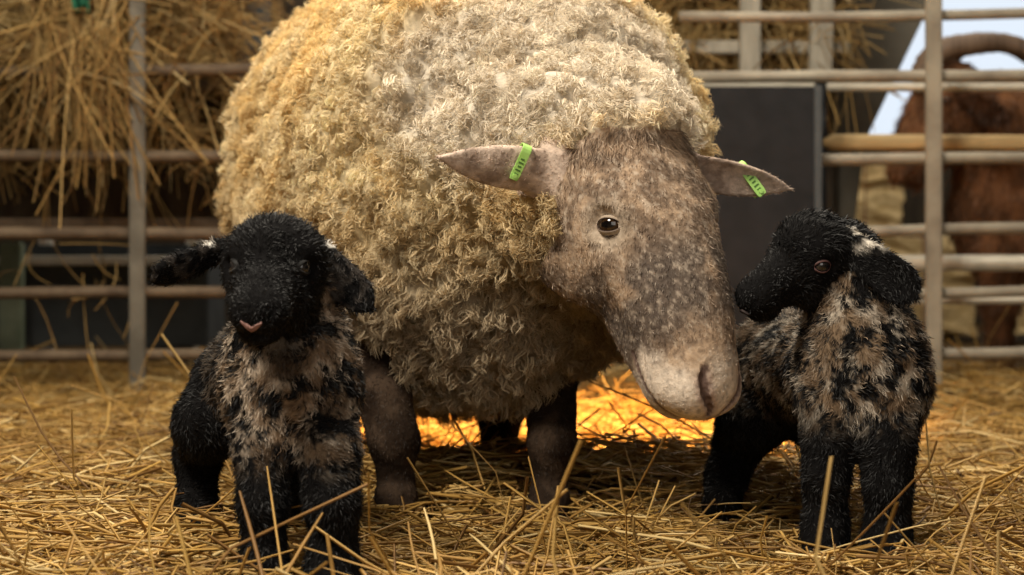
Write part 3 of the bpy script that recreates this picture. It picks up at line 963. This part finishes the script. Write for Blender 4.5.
def col_left(p, g, h):
    q = hloc(h, p)
    grp = np.stack([g['head'], g['ear'], g['body'], g['leg']], 1); k = np.argmin(grp, 1)
    zc = p[:, 2]
    front = sstep(2.46, 2.36, p[:, 1]) * sstep(.105, .15, zc) * sstep(.36, .32, zc)
    wt = np.where(k == 2, 1.0, np.where(k == 3, .55, 0.0)) * np.maximum(front, .22 * (k == 2))
    mid = np.exp(-((p[:, 0] + .252) / .020) ** 2) * sstep(.20, .24, zc)
    c = patch_col(BLK, (.42, .345, .27), (.17, .115, .072), p, .495, 301, np.clip(wt * (1 - .75 * mid), 0, 1))
    # white flecks where the ears join
    for b in (P(207, 240, 2.29), P(332, 241, 2.29)):
        d = np.linalg.norm((p - b) / np.array([1.0, 2.2, .8]), axis=1)
        c = mix(c, (.70, .66, .60), sstep(.011, .006, d) * (k == 1))
    ex = (k == 1)
    c = np.where((ex & (fbm(p, 90, 77, 2) > .53))[:, None], np.array([.04, .034, .030]), c)
    return c
ears_left = [(P(240, 244, 2.315), P(152, 280, 2.27), (0.45, -.3, 1.0), .040, .0080, .3),
             (P(308, 240, 2.315), P(372, 308, 2.26), (0.85, -.35, .75), .046, .0080, .3)]
sdL = lamb('lamb', 'black lamb on the left facing forward, beige patches on its chest', (-.26, 2.4, 0), hL, 1.46, 1.34, prims_left, ears_left, col_left,
     (.46, -.125, .066), ((-.46, -.10), (2.05, 2.92), (-.06, .46)), 74000, ' with beige patches on chest',
     dict(w=.078, hgt=.024, r0=.03, u=-.385, v=-1.3, col=(.32, .175, .15), label='pinkish lip below the nose', lid=[(.02, .017, .016), (.05, .05, .05), (.012, .011, .011), (.007, .007, .007)]))

# lamb on the right: body towards the viewer, head turned to the left
pollR = P(836, 219, 2.545)
hR = head_frame(P(735, 274, 2.465) - pollR, (0.05, -.30, 1.0), pollR, .172)
def prims_right(sd):
    B = 'body'
    sd.cone(P(866, 378, 2.55), P(785, 372, 2.86), .074, .080, .04, B)
    sd.ell(P(862, 380, 2.53), (.076, .065, .088), None, .04, B)
    sd.cone(P(862, 345, 2.55), P(842, 262, 2.56), .068, .054, .04, B)
    sd.cone(P(785, 372, 2.86), P(770, 366, 2.92), .076, .064, .04, B)
    leg([(832, 395, 2.53), (827, 445, 2.50), (826, 480, 2.49), (826, 515, 2.50), (825, 535, 2.49), (824, 560, 2.47)], [.041, .0255, .0225, .0190, .0225, .024], 'leg', sd)
    leg([(890, 395, 2.52), (890, 450, 2.48), (889, 490, 2.47), (889, 525, 2.48), (888, 545, 2.47), (888, 570, 2.45)], [.041, .0255, .0225, .0190, .0225, .024], 'leg', sd)
    leg([(762, 385, 2.86), (752, 418, 2.80), (738, 445, 2.87), (727, 475, 2.82), (722, 505, 2.77)], [.064, .044, .030, .024, .028], 'leg', sd)
    leg([(822, 385, 2.90), (826, 420, 2.85), (828, 450, 2.92), (826, 480, 2.88), (824, 505, 2.84)], [.062, .042, .027, .022, .026], 'leg', sd)
    sd.chain([P(770, 352, 2.98), P(764, 378, 3.02), P(762, 412, 3.02)], [.026, .020, .014], .02, B)
def col_right(p, g, h):
    q = hloc(h, p)
    grp = np.stack([g['head'], g['ear'], g['body'], g['leg']], 1); k = np.argmin(grp, 1)
    zc = p[:, 2]
    up = sstep(.125, .17, zc)
    wt = np.where(k == 2, 1.0, np.where(k == 3, .5, 0.0)) * up * sstep(.375, .34, zc)
    c = patch_col(BLK, (.40, .345, .28), (.18, .125, .08), p, .50, 401, np.clip(wt, 0, 1) * .95)
    eb = P(866, 234, 2.52)
    d = np.linalg.norm((p - eb) / np.array([1.15, 2.0, .55]), axis=1)
    c = np.where(k[:, None] == 1, mix(c, (.58, .53, .46), sstep(.052, .022, d) * sstep(.36, .52, fbm(p, 90, 88, 2) + .04)), c)
    return c
ears_right = [(P(845, 240, 2.515), P(917, 297, 2.47), (0.75, -.25, .75), .056, .0085, .3),
              (P(820, 232, 2.585), P(800, 262, 2.68), (-.3, -.5, 1.0), .046, .008, .3)]
sdR = lamb('lamb', 'black lamb on the right with head turned aside and grey mottled neck', (.42, 2.65, 0), hR, 1.32, 1.22, prims_right, ears_right, col_right,
     (.40, -.14, .050), ((.22, .60), (2.33, 3.10), (-.06, .46)), 74000, ' mottled grey-brown on neck and chest',
     dict(w=.06, hgt=.02, u=-.33, v=.5, col=(.05, .035, .033), label='dark lip', lid=[(.06, .03, .03), (.15, .075, .07), (.12, .06, .055), (.009, .008, .008)]))

# ------------------------------------------------------------------ straw
def prism_strands(pts, rad, cols, sides=3):
    """pts (N,J,3) centre lines -> thin prisms"""
    N, J, _ = pts.shape
    t = norm(pts[:, -1] - pts[:, 0])
    ref = rng.normal(size=(N, 3))
    a = norm(np.cross(t, ref)); b = np.cross(t, a)
    ang = np.arange(sides) * 2 * math.pi / sides
    ring = np.cos(ang)[None, :, None] * a[:, None] + .55 * np.sin(ang)[None, :, None] * b[:, None]
    V = pts[:, :, None] + ring[:, None] * rad[:, None, None, None]
    nv = J * sides
    base = (np.arange(N) * nv)[:, None]
    q = []
    for j in range(J - 1):
        for k in range(sides):
            k2 = (k + 1) % sides
            q.append(np.concatenate([base + j * sides + k, base + j * sides + k2, base + (j + 1) * sides + k2, base + (j + 1) * sides + k], 1))
    q = np.stack(q, 1).reshape(-1, 4)
    return V.reshape(-1, 3), [q], np.repeat(cols, nv, 0)

def straw_cols(n, pos=None):
    pal = np.array([(.55, .34, .095), (.68, .46, .165), (.42, .245, .066), (.78, .60, .28), (.24, .13, .04), (.60, .385, .11)])
    w_ = np.array([.28, .22, .2, .09, .11, .10])
    c = pal[rng.choice(len(pal), n, p=w_)] * np.array([.84, .80, .76])
    return c * (.8 + .4 * rng.random((n, 1)))

bed = empty('straw_bedding', (0, 3, 0))
tag(bed, 'deep loose bed of golden straw covering the pen floor', 'straw', kind='stuff')
NS = 38500
# more stalks where they show large
yy = 1.85 + (5.9 - 1.85) * rng.random(NS) ** 1.45
xx = (rng.random(NS) * 2 - 1) * (.257 * yy * 1.28 + .15)
L = np.clip(rng.lognormal(math.log(.098), .5, NS), .025, .28)
L = L * np.clip(1.0 + .12 * (yy - 3), .9, 1.35)
yaw = rng.random(NS) * 2 * math.pi
pit = rng.normal(size=NS) * math.radians(11)
up_ = rng.random(NS) < .02
pit = np.where(up_, np.radians(25 + 45 * rng.random(NS)), pit)
d = np.stack([np.cos(yaw) * np.cos(pit), np.sin(yaw) * np.cos(pit), np.sin(pit)], -1)
lay = rng.random(NS) ** 1.5 * .036
c0 = np.stack([xx, yy, ground_h(xx, yy) + lay + np.where(up_, np.abs(L * np.sin(pit)) * .42, 0)], -1)
bend = rng.normal(size=(NS, 3)) * .09; bend[:, 2] = np.abs(bend[:, 2]) * .5
kink = (rng.random(NS) - .5) * .5
pts = np.stack([c0 - d * L[:, None] * .5, c0 + d * (L * kink * .3)[:, None] + bend * L[:, None], c0 + d * L[:, None] * .5], 1)
gz_ = np.stack([ground_h(pts[:, j, 0], pts[:, j, 1]) for j in range(3)], 1)
pts[:, :, 2] = np.maximum(pts[:, :, 2], gz_ - .008)
def clear_of_animals(pts):
    ok = np.ones(len(pts), bool)
    for t in (0, .25, .5, .75, 1.0):
        j = t * (pts.shape[1] - 1); j0 = min(int(j), pts.shape[1] - 2); f = j - j0
        p = pts[:, j0] * (1 - f) + pts[:, j0 + 1] * f
        for sd in (s, sdL, sdR):
            ok &= sd(p) > .002
    return ok
ok = clear_of_animals(pts)
V, F, C = prism_strands(pts[ok], (.0013 + .0019 * rng.random(NS) ** 1.4)[ok], straw_cols(NS)[ok])
o = link('straw_litter', np_mesh('straw_litter', V, F, C, smooth=False), M_straw, bed)
o['kind'] = 'stuff'; o['label'] = 'tangled short golden straw'

# the largest single stalks in the foreground
def stalk_mesh(i):
    r_ = np.random.default_rng(100 + i)
    n = 6; sides = 5
    t = np.linspace(-.5, .5, n)
    bx = r_.normal() * .10; bz = r_.normal() * .08; kk = r_.normal() * .12; kp = r_.uniform(-.3, .3)
    cl = np.stack([t, bx * (t * t - .25) , bz * (t * t - .25) + kk * np.maximum(t - kp, 0)], -1)
    V = []; Fq = []
    for j in range(n):
        w_ = 1.0 if j < n - 1 else .6
        for k in range(sides):
            a = 2 * math.pi * k / sides
            V.append(cl[j] + np.array([0, math.cos(a) * .011 * w_, math.sin(a) * .008 * w_]))
    for j in range(n - 1):
        for k in range(sides):
            Fq.append((j * sides + k, j * sides + (k + 1) % sides, (j + 1) * sides + (k + 1) % sides, (j + 1) * sides + k))
    col = straw_cols(1)[0] * 1.05
    me = np_mesh('straw_stalk', np.array(V), [np.array(Fq)], np.tile(col, (len(V), 1)))
    me.materials.append(M_straw)
    return me
stalks = [stalk_mesh(i) for i in range(14)]
nst = 0; tries = 0
while nst < 210 and tries < 3000:
    tries += 1
    y = 1.95 + 1.25 * random.random() ** 1.2
    x = (random.random() * 2 - 1) * (.257 * y * 1.08)
    ln = random.uniform(.10, .25)
    upr = random.random() < .07
    pitch = math.radians(random.uniform(18, 50)) if upr else math.radians(random.gauss(3, 8))
    yw = random.random() * 2 * math.pi
    dv = np.array([math.cos(yw) * math.cos(pitch), math.sin(yw) * math.cos(pitch), math.sin(pitch)])
    g = float(ground_h(np.array([x]), np.array([y]))[0])
    c = np.array([x, y, g + .034 + (abs(math.sin(pitch)) * ln * .40 if upr else random.uniform(0, .012))])
    tst = np.stack([c - dv * ln * .5, c, c + dv * ln * .5])[None]
    if not clear_of_animals(tst)[0]: continue
    o = bpy.data.objects.new('straw_stalk', random.choice(stalks)); COL.objects.link(o)
    th_ = random.uniform(.11, .20)
    m = Vector(dv).to_track_quat('X', 'Z').to_matrix().to_4x4()
    o.matrix_world = Matrix.Translation(c) @ m @ Matrix.Diagonal((ln, th_ * 1.0, th_ * 1.0, 1))
    o.parent = bed; o.matrix_parent_inverse = bed.matrix_basis.inverted()
    nst += 1

# ------------------------------------------------------------------ hurdles
def hurdle(label, Y, x0, x1, posts, rails, mat, group, tilt=0.0, post_top=1.08, post_w=.019, post_mat=None):
    root = empty('hurdle', ((x0 + x1) / 2, Y, 0)); tag(root, label, 'hurdle', group)
    for z, r in rails:
        pts_ = [(x0 + (x1 - x0) * i / 6, Y + .004 * math.sin(i * 2.1), z + tilt * (i / 6 - .5) + .004 * math.sin(i * 1.7 + z * 9)) for i in range(7)]
        bm_obj('rail', tube_bm(pts_, r, 12), mat, root, smooth=True)
    for px_ in posts:
        b = box_bm((px_ - post_w, Y - .042, -.04), (px_ + post_w, Y - .012, post_top))
        bm_obj('post', b, post_mat or mat, root, bevel=.004)
    return root
hurdle('brown weathered tubular hurdle with five rails, behind the left lamb', 5.0, -2.4, .36, (-.935, -2.38),
       [(.089, .0150), (.244, .0150), (.392, .0165), (.590, .0155), (.803, .0160)], M_rust, 'pen hurdles', post_top=1.12, post_mat=M_dullgalv)
hurdle('pale galvanised hurdle with an upright post, behind the right lamb', 5.0, .42, 2.6, (1.053, 2.58),
       [(.100, .0150), (.252, .0140), (.408, .0150), (.586, .0150), (.797, .0155), (.950, .0135)], M_galv, 'pen hurdles', tilt=.03, post_top=1.15, post_w=.0195, post_mat=M_galv)
g3 = empty('feed_gate', (1.6, 5.14, 0)); tag(g3, 'feed gate with a pale wooden top rail behind the galvanised hurdle', 'gate')
for z, r, m in ((.772, .011, M_galvbright), (.318, .0215, M_galvbright), (.223, .0120, M_galvbright)):
    x0_ = .47 if z > .7 else .80
    bm_obj('rail', tube_bm([(x0_, 5.14, z), (1.6, 5.14, z), (2.6, 5.14, z)], r, 12), m, g3, smooth=True)
bm_obj('wooden_rail', tube_bm([(.800, 5.13, .628), (.83, 5.13, .629), (1.4, 5.135, .628), (2.6, 5.13, .634)], [.010, .022, .021, .022], 10), M_wood, g3, smooth=True)
for x in (2.55, ):
    bm_obj('post', box_bm((x - .02, 5.12, -.03), (x + .02, 5.16, .8)), M_galv, g3, bevel=.004)
bm_obj('post', box_bm((.78, 5.125, -.03), (.81, 5.155, .80)), M_blackplastic, g3, bevel=.004)

# black board standing against the rails
bd = empty('board', (.61, 4.93, 0)); tag(bd, 'tall matt black plastic board between the ewe and the right lamb', 'board')
bm_obj('panel', box_bm((.40, 4.925, -.03), (.762, 4.945, .757)), M_blackplastic, bd, bevel=.004)
bm_obj('edge_strip', box_bm((.748, 4.915, -.03), (.766, 4.955, .760)), M_darkpanel, bd, bevel=.003)
for z in (.18, .6):
    bm_obj('batten', box_bm((.41, 4.946, z), (.745, 4.968, z + .05)), M_blackplastic, bd, bevel=.003)

# ------------------------------------------------------------------ hay and hay rack
def hay(name, label, n, boxlo, boxhi, hang, lens, rad, tone=1.0, front=.75, segs=4):
    lo = np.array(boxlo); hi = np.array(boxhi)
    p = lo + (hi - lo) * rng.random((n, 3))
    p[:, 1] = lo[1] + (hi[1] - lo[1]) * rng.random(n) ** (1 / (1 - front + .35))
    p[:, 1] = lo[1] + (hi[1] - lo[1]) * rng.random(n) ** 1.6
    lump = (vnoise(p * np.array([1, 0, 1]), 5, 91) - .5) * .18
    p[:, 1] += lump
    yaw = rng.random(n) * 6.283
    dirv = np.stack([np.cos(yaw), .45 * np.sin(yaw), rng.normal(size=n) * .35], -1)
    dirv = norm(dirv)
    hg = rng.random(n) < hang
    dirv = np.where(hg[:, None], norm(np.stack([rng.normal(size=n) * .35, -.1 * rng.random(n), -np.ones(n)], -1)), dirv)
    ln = lens[0] + (lens[1] - lens[0]) * rng.random(n) ** 1.6
    cv = rng.normal(size=(n, 3)) * np.array([.6, .3, .55])
    J = np.linspace(0, 1, segs + 1)
    pts = p[:, None] + dirv[:, None] * ((J - .35)[None, :] * ln[:, None])[..., None] + cv[:, None] * ((J * J)[None, :] * ln[:, None] * .55)[..., None]
    pts[:, :, 2] -= (J ** 2)[None] * (ln * .22)[:, None]
    pal = np.array([(.42, .27, .095), (.54, .37, .15), (.31, .19, .065), (.22, .125, .042), (.62, .46, .22)])
    col = pal[rng.choice(5, n, p=[.3, .22, .24, .16, .08])] * tone * (.8 + .4 * rng.random((n, 1)))
    return prism_strands(pts, rad[0] + (rad[1] - rad[0]) * rng.random(n), col)

def hay_thing(name, label, parts):
    Vs, Fs, Cs, off = [], [], [], 0
    for V, F, C in parts:
        Vs.append(V); Fs.append(F[0] + off); Cs.append(C); off += len(V)
    o = link(name, np_mesh(name, np.concatenate(Vs), [np.concatenate(Fs)], np.concatenate(Cs), smooth=False), M_hay)
    tag(o, label, 'hay', kind='stuff')
    return o

hay_thing('hay', 'dry brown hay spilling over the left hurdle in hanging wisps', [
    hay('h', '', 3600, (-2.3, 5.04, .83), (-.68, 5.50, 1.30), .10, (.10, .34), (.0016, .0034), .9),
    hay('h', '', 130, (-1.18, 4.95, .78), (-.97, 5.02, .98), .8, (.16, .36), (.0018, .0036), 1.05),
    hay('h', '', 520, (-2.3, 5.26, .58), (-.55, 5.60, .84), .35, (.10, .24), (.0016, .0030), .62),
    hay('h', '', 200, (-1.6, 5.06, .56), (-.70, 5.2, .78), .6, (.08, .24), (.0016, .0030), .85),
    hay('h', '', 14, (-1.30, 5.03, .20), (-.95, 5.1, .40), .8, (.10, .22), (.0018, .003), .9)])
hay_thing('hay', 'hay filling the wooden rack above the black board', [
    hay('h', '', 1700, (.30, 5.50, .92), (.90, 5.85, 1.35), .12, (.10, .32), (.0016, .0034), .9),
    hay('h', '', 160, (.36, 5.42, .80), (.95, 5.5, .95), .7, (.12, .30), (.0014, .0026), .8)])

rk = empty('hay_rack', (-.3, 5.6, 0)); tag(rk, 'grey weathered wooden hay rack holding hay behind the rails', 'hay rack')
for px_, w_, z0, dx in ((.645, .027, .80, 0.0), (.835, .030, .80, .02), (-.70, .044, .0, 0.0), (-2.3, .045, .0, 0)):
    b = box_bm((px_ - w_, 5.38, z0), (px_ + w_, 5.43, 1.6))
    for v in b.verts:
        if v.co.z > 1: v.co.x += dx
    bm_obj('post', b, M_greywood if px_ > 0 else M_darkpanel, rk, bevel=.005)
for z, x0_, x1_ in ((.905, .25, .92), (.80, -2.3, -.66), (.42, -2.3, -.55)):
    bm_obj('beam', box_bm((x0_, 5.44, z - .018), (x1_, 5.475, z + .018)), M_greywood if x0_ > 0 else M_rust, rk, bevel=.004)
for z0 in (.42, .58, .74, .90, 1.06, 1.22):
    bm_obj('back_board', box_bm((-2.3, 5.88, z0), (.95, 5.905, z0 + .16)), M_wall, rk, bevel=.004)

# hay back mass so that the rack is full
def lumpy_box(name, lo, hi, mat, parent, amp=.05, n=28):
    lo = np.array(lo); hi = np.array(hi)
    nx_ = max(6, int((hi[0] - lo[0]) / .06)); nz_ = max(6, int((hi[2] - lo[2]) / .05))
    X, Z = np.meshgrid(np.linspace(lo[0], hi[0], nx_), np.linspace(lo[2], hi[2], nz_), indexing='ij')
    p = np.stack([X.ravel(), np.zeros(X.size), Z.ravel()], -1)
    ff = lo[1] + (fbm(p, 7, 95, 3) - .5) * amp * 2
    front = np.stack([X.ravel(), ff, Z.ravel()], -1); back = np.stack([X.ravel(), np.full(X.size, hi[1]), Z.ravel()], -1)
    I = np.arange(nx_ * nz_).reshape(nx_, nz_)
    q1 = np.stack([I[:-1, :-1], I[1:, :-1], I[1:, 1:], I[:-1, 1:]], -1).reshape(-1, 4)
    q2 = q1[:, ::-1] + nx_ * nz_
    rim = list(I[:, 0]) + list(I[-1, 1:]) + list(I[-2::-1, -1]) + list(I[0, -2:0:-1])
    q3 = np.array([(rim[(i + 1) % len(rim)], rim[i], rim[i] + nx_ * nz_, rim[(i + 1) % len(rim)] + nx_ * nz_) for i in range(len(rim))])
    return link(name, np_mesh(name, np.concatenate([front, back]), [np.concatenate([q1, q2, q3])]), mat, parent)
M_hayback = solid('packed_hay', (.11, .062, .018), (.30, .19, .065), rough=.95, scale=40, bump=1.0, stretch=(1, 1, 2.5))
ob = lumpy_box('packed_hay', (-2.3, 5.50, .80), (-.66, 5.80, 1.45), M_hayback, None, .12)
tag(ob, 'packed hay at the back of the rack on the left', 'hay', kind='stuff')
ob = lumpy_box('packed_hay', (.26, 5.72, .92), (.93, 5.86, 1.45), M_hayback, None, .08)
tag(ob, 'packed hay behind the rack posts above the board', 'hay', kind='stuff')

# ------------------------------------------------------------------ things behind the rails
tp = empty('trough', (-1.33, 6.5, 0)); tag(tp, 'long dark slate-grey feed trough seen low through the left hurdle', 'trough')
bm_obj('front_panel', box_bm((-2.3, 6.48, .03), (-.99, 6.51, .305)), M_darkpanel, tp, bevel=.005)
bm_obj('back_panel', box_bm((-2.3, 6.85, .03), (-.99, 6.88, .36)), M_darkpanel, tp, bevel=.005)
bm_obj('end_panel', box_bm((-1.02, 6.51, .03), (-.99, 6.85, .33)), M_darkpanel, tp, bevel=.005)
bm_obj('rim', box_bm((-2.3, 6.465, .295), (-.98, 6.52, .325)), M_whitepost, tp, bevel=.004)
bm_obj('foot', box_bm((-2.2, 6.5, -.04), (-2.1, 6.86, .03)), M_darkpanel, tp)
bm_obj('foot', box_bm((-1.2, 6.5, -.04), (-1.1, 6.86, .03)), M_darkpanel, tp)
fp = empty('pen_fence', (-1.3, 7.2, 0)); tag(fp, 'far pen fence of pale boards and white posts behind the dark trough', 'fence')
for x in (-1.15, -1.68, -2.3, -.4):
    bm_obj('post', box_bm((x - .024, 7.16, -.04), (x + .024, 7.20, .52)), M_whitepost, fp, bevel=.004)
for z in (.245, .335, .46):
    bm_obj('board', box_bm((-2.4, 7.20, z - .017), (.2, 7.225, z + .017)), M_whitepost, fp, bevel=.003)
for x in (-1.52, ):
    bx_ = bm_obj('feed_bucket', tube_bm([(x, 7.05, .21), (x, 7.05, .23), (x, 7.05, .375), (x, 7.05, .385)], [.06, .075, .092, .094], 20), M_redbrown, None, smooth=False)
    tag(bx_, 'rust red feed bucket beside the far white post', 'bucket')
    bx_.location = (0, 0, -.17)
gp_ = bm_obj('fence_post', box_bm((-1.625, 6.30, -.04), (-1.555, 6.36, .37)), M_greenpost, None, bevel=.006)
tag(gp_, 'short dull green post at the left edge in front of the trough', 'post')

# green cloth hooked over the hay
bm = bmesh.new()
n1, n2 = 10, 12
grid = [[None] * (n2 + 1) for _ in range(n1 + 1)]
for layer in (0,):
    for i in range(n1 + 1):
        for j in range(n2 + 1):
            u, v = i / n1 - .5, j / n2
            wv = .034 * (1 - .35 * v)
            grid[i][j] = bm.verts.new((u * 2 * wv + .004 * math.sin(v * 7), .012 * math.sin(u * 14 + v * 3) - .02 * v, -.16 * v + .010 * math.sin(u * 9)))
for i in range(n1):
    for j in range(n2):
        bm.faces.new((grid[i][j], grid[i + 1][j], grid[i + 1][j + 1], grid[i][j + 1]))
gc = bm_obj('cloth', bm, M_greencloth, None, smooth=True)
gc.location = (-1.068, 4.94, 1.105)
so = gc.modifiers.new('thick', 'SOLIDIFY'); so.thickness = .006
tag(gc, 'dark green cloth hanging at the top of the left hay', 'cloth')

# slanting grey sheet beside the opening
bm = bmesh.new()
outl = [P(818, -60, 5.95), P(960, -60, 5.95), P(922, 22, 5.95), P(866, 140, 5.95), P(840, 330, 5.95), P(818, 330, 5.95)]
f1 = [bm.verts.new(p) for p in outl]; f2 = [bm.verts.new(p + np.array([0, .035, 0])) for p in outl]
bm.faces.new(f1); bm.faces.new(f2[::-1])
for i in range(len(f1)):
    k = (i + 1) % len(f1)
    bm.faces.new((f1[k], f1[i], f2[i], f2[k]))
bmesh.ops.recalc_face_normals(bm, faces=bm.faces[:])
gs = empty('trailer_side', (1.05, 5.95, 0)); tag(gs, 'grey-brown sheet metal side with a slanting edge beside the bright opening', 'sheet')
bm_obj('sheet', bm, M_greysheet, gs, bevel=.004)
bm_obj('support_leg', box_bm((.95, 5.955, -.04), (.99, 5.985, .2)), M_greysheet, gs)

# pale straw bales lying in the sunlight behind
def bale(loc, size, label, seed):
    root = empty('straw_bale', loc); tag(root, label, 'bale', 'straw bales behind the gate')
    r_ = np.random.default_rng(seed)
    b = box_bm((-size[0] / 2, -size[1] / 2, 0), (size[0] / 2, size[1] / 2, size[2]))
    bmesh.ops.subdivide_edges(b, edges=b.edges[:], cuts=7, use_grid_fill=True)
    for v in b.verts:
        v.co += Vector(r_.normal(size=3) * .012)
    me = bpy.data.meshes.new('packed_straw'); b.to_mesh(me); b.free()
    o = link('packed_straw', me, M_bale); o.parent = root
    for k in (-.25, .25):
        x = size[0] * k
        hx = [(x, -size[1] / 2 - .012, -.002), (x, size[1] / 2 + .012, -.002), (x, size[1] / 2 + .012, size[2] + .012), (x, -size[1] / 2 - .012, size[2] + .012), (x, -size[1] / 2 - .012, -.002)]
        t = bm_obj('twine', tube_bm(hx, .004, 5), M_redbrown); t.parent = root
    return root
M_bale = solid('bale_straw', (.42, .28, .11), (.74, .58, .32), rough=.9, scale=26, bump=.8, stretch=(1, 1, 3))
bale((1.42, 8.2, 0), (.9, .45, .38), 'pale straw bale on the floor behind the brown ram', 3)
bale((1.26, 8.2, .41), (.62, .42, .28), 'pale straw bale stacked on top of the lower one', 4)
bale((2.45, 8.2, 0), (.9, .45, .38), 'pale straw bale farthest right under the opening', 5)

# ------------------------------------------------------------------ brown horned ram
ram = empty('ram', (1.75, 5.75, 0)); tag(ram, 'brown horned ram standing behind the galvanised hurdle on the right', 'sheep')
pollM = P(952, 66, 5.55)
hM = head_frame(P(872, 176, 5.46) - pollM, (-.5, -.12, .9), pollM, .37)
m_ = SDF()
m_.cone(P(1060, 190, 5.75), P(1250, 190, 6.1), .26, .28, .08, 'body')
m_.cone(P(1000, 130, 5.62), P(1080, 180, 5.75), .155, .22, .08, 'body')
m_.ell(P(1010, 215, 5.66), (.17, .16, .20), None, .08, 'body')
build_head(m_, hM, 1.05, 1.05)
for (a, b) in (((1000, 5.58), (1000, 5.58)), ((1060, 5.78), (1060, 5.78)), ((1190, 5.95), (1190, 5.95)), ((1240, 6.15), (1240, 6.15))):
    x_ = (a[0] - CX) * a[1] / FPX
    m_.chain([(x_, a[1], .34), (x_, a[1], .2), (x_, a[1] + .01, -.01)], [.075, .04, .038], .05, 'leg')
earM_b = P(962, 96, 5.45); earM_t = P(1016, 120, 5.33)
m_.ear(earM_b, earM_t, (0.1, -.4, 1), .075, .009, .02, 'ear', .4)
mv, mf = surface(m_, axis([(.80, 2.75, .013)]), axis([(5.15, 6.55, .013)]), axis([(-.05, 1.02, .013)]))
def ram_col(p):
    n1 = fbm(p * np.array([1, 1, .4]), 22, 201, 3)
    c = mix((.095, .042, .019), (.21, .095, .044), sstep(.38, .66, n1))
    g = m_.groups(p)
    return mix(c, (.035, .016, .009), (g['ear'] < .010) * .8)
link('body', np_mesh('body', mv, [mf], ram_col(mv)), M_skin, ram)
rr0 = sample(mv, mf, 26000, lambda p: np.where(p[:, 0] < 1.9, 1.0, .3))
rn = m_.grad(rr0)
coat('coat', rr0, rn, np.tile(down, (len(rr0), 1)) + rng.normal(size=(len(rr0), 3)) * .3, .022 + .02 * rng.random(len(rr0)), .3 + .3 * rng.random(len(rr0)), .0028 + .001 * rng.random(len(rr0)), ram_col(rr0) * (.6 + .8 * rng.random((len(rr0), 1))), M_fur, ram, segs=2, label='shaggy brown coat')
M_horn = solid('horn', (.075, .045, .028), (.17, .11, .07), rough=.55, scale=4, stretch=(14, 1, 1), bump=.3)
def horn(pts_, r0):
    # smooth path
    pts_ = [np.array(p) for p in pts_]
    out = []
    for i in range(len(pts_) - 1):
        p0 = pts_[max(i - 1, 0)]; p1 = pts_[i]; p2 = pts_[i + 1]; p3 = pts_[min(i + 2, len(pts_) - 1)]
        for k in range(6):
            t = k / 6
            out.append(.5 * ((2 * p1) + (-p0 + p2) * t + (2 * p0 - 5 * p1 + 4 * p2 - p3) * t * t + (-p0 + 3 * p1 - 3 * p2 + p3) * t ** 3))
    out.append(pts_[-1])
    n = len(out)
    rads = [r0 * (1 - .75 * (i / n) ** 1.6) * (1 + .06 * (i % 2)) for i in range(n)]
    bm_obj('horn', tube_bm(out, rads, 14), M_horn, ram, smooth=True)
horn([P(928, 92, 5.50), P(925, 68, 5.50), P(944, 50, 5.49), P(975, 44, 5.48), P(1010, 44, 5.47), P(1045, 60, 5.45), P(1062, 100, 5.42), P(1048, 140, 5.38)], .036)
horn([P(945, 92, 5.62), P(942, 66, 5.66), P(962, 46, 5.72), P(992, 42, 5.80), P(1020, 52, 5.90), P(1046, 78, 5.96), P(1052, 118, 5.98)], .034)
for sg in (1, -1):
    er_m = on_surface(m_, hM, .32, .1, -.06, sg, 0)
    finish_eye(ram, hM, .32, sg * (er_m - .03), -.06, .017, sg * hM['R'] + .3 * hM['U'], M_eye_ewe, 'dark eye', [(.03, .015, .01)] * 4, M_fur)
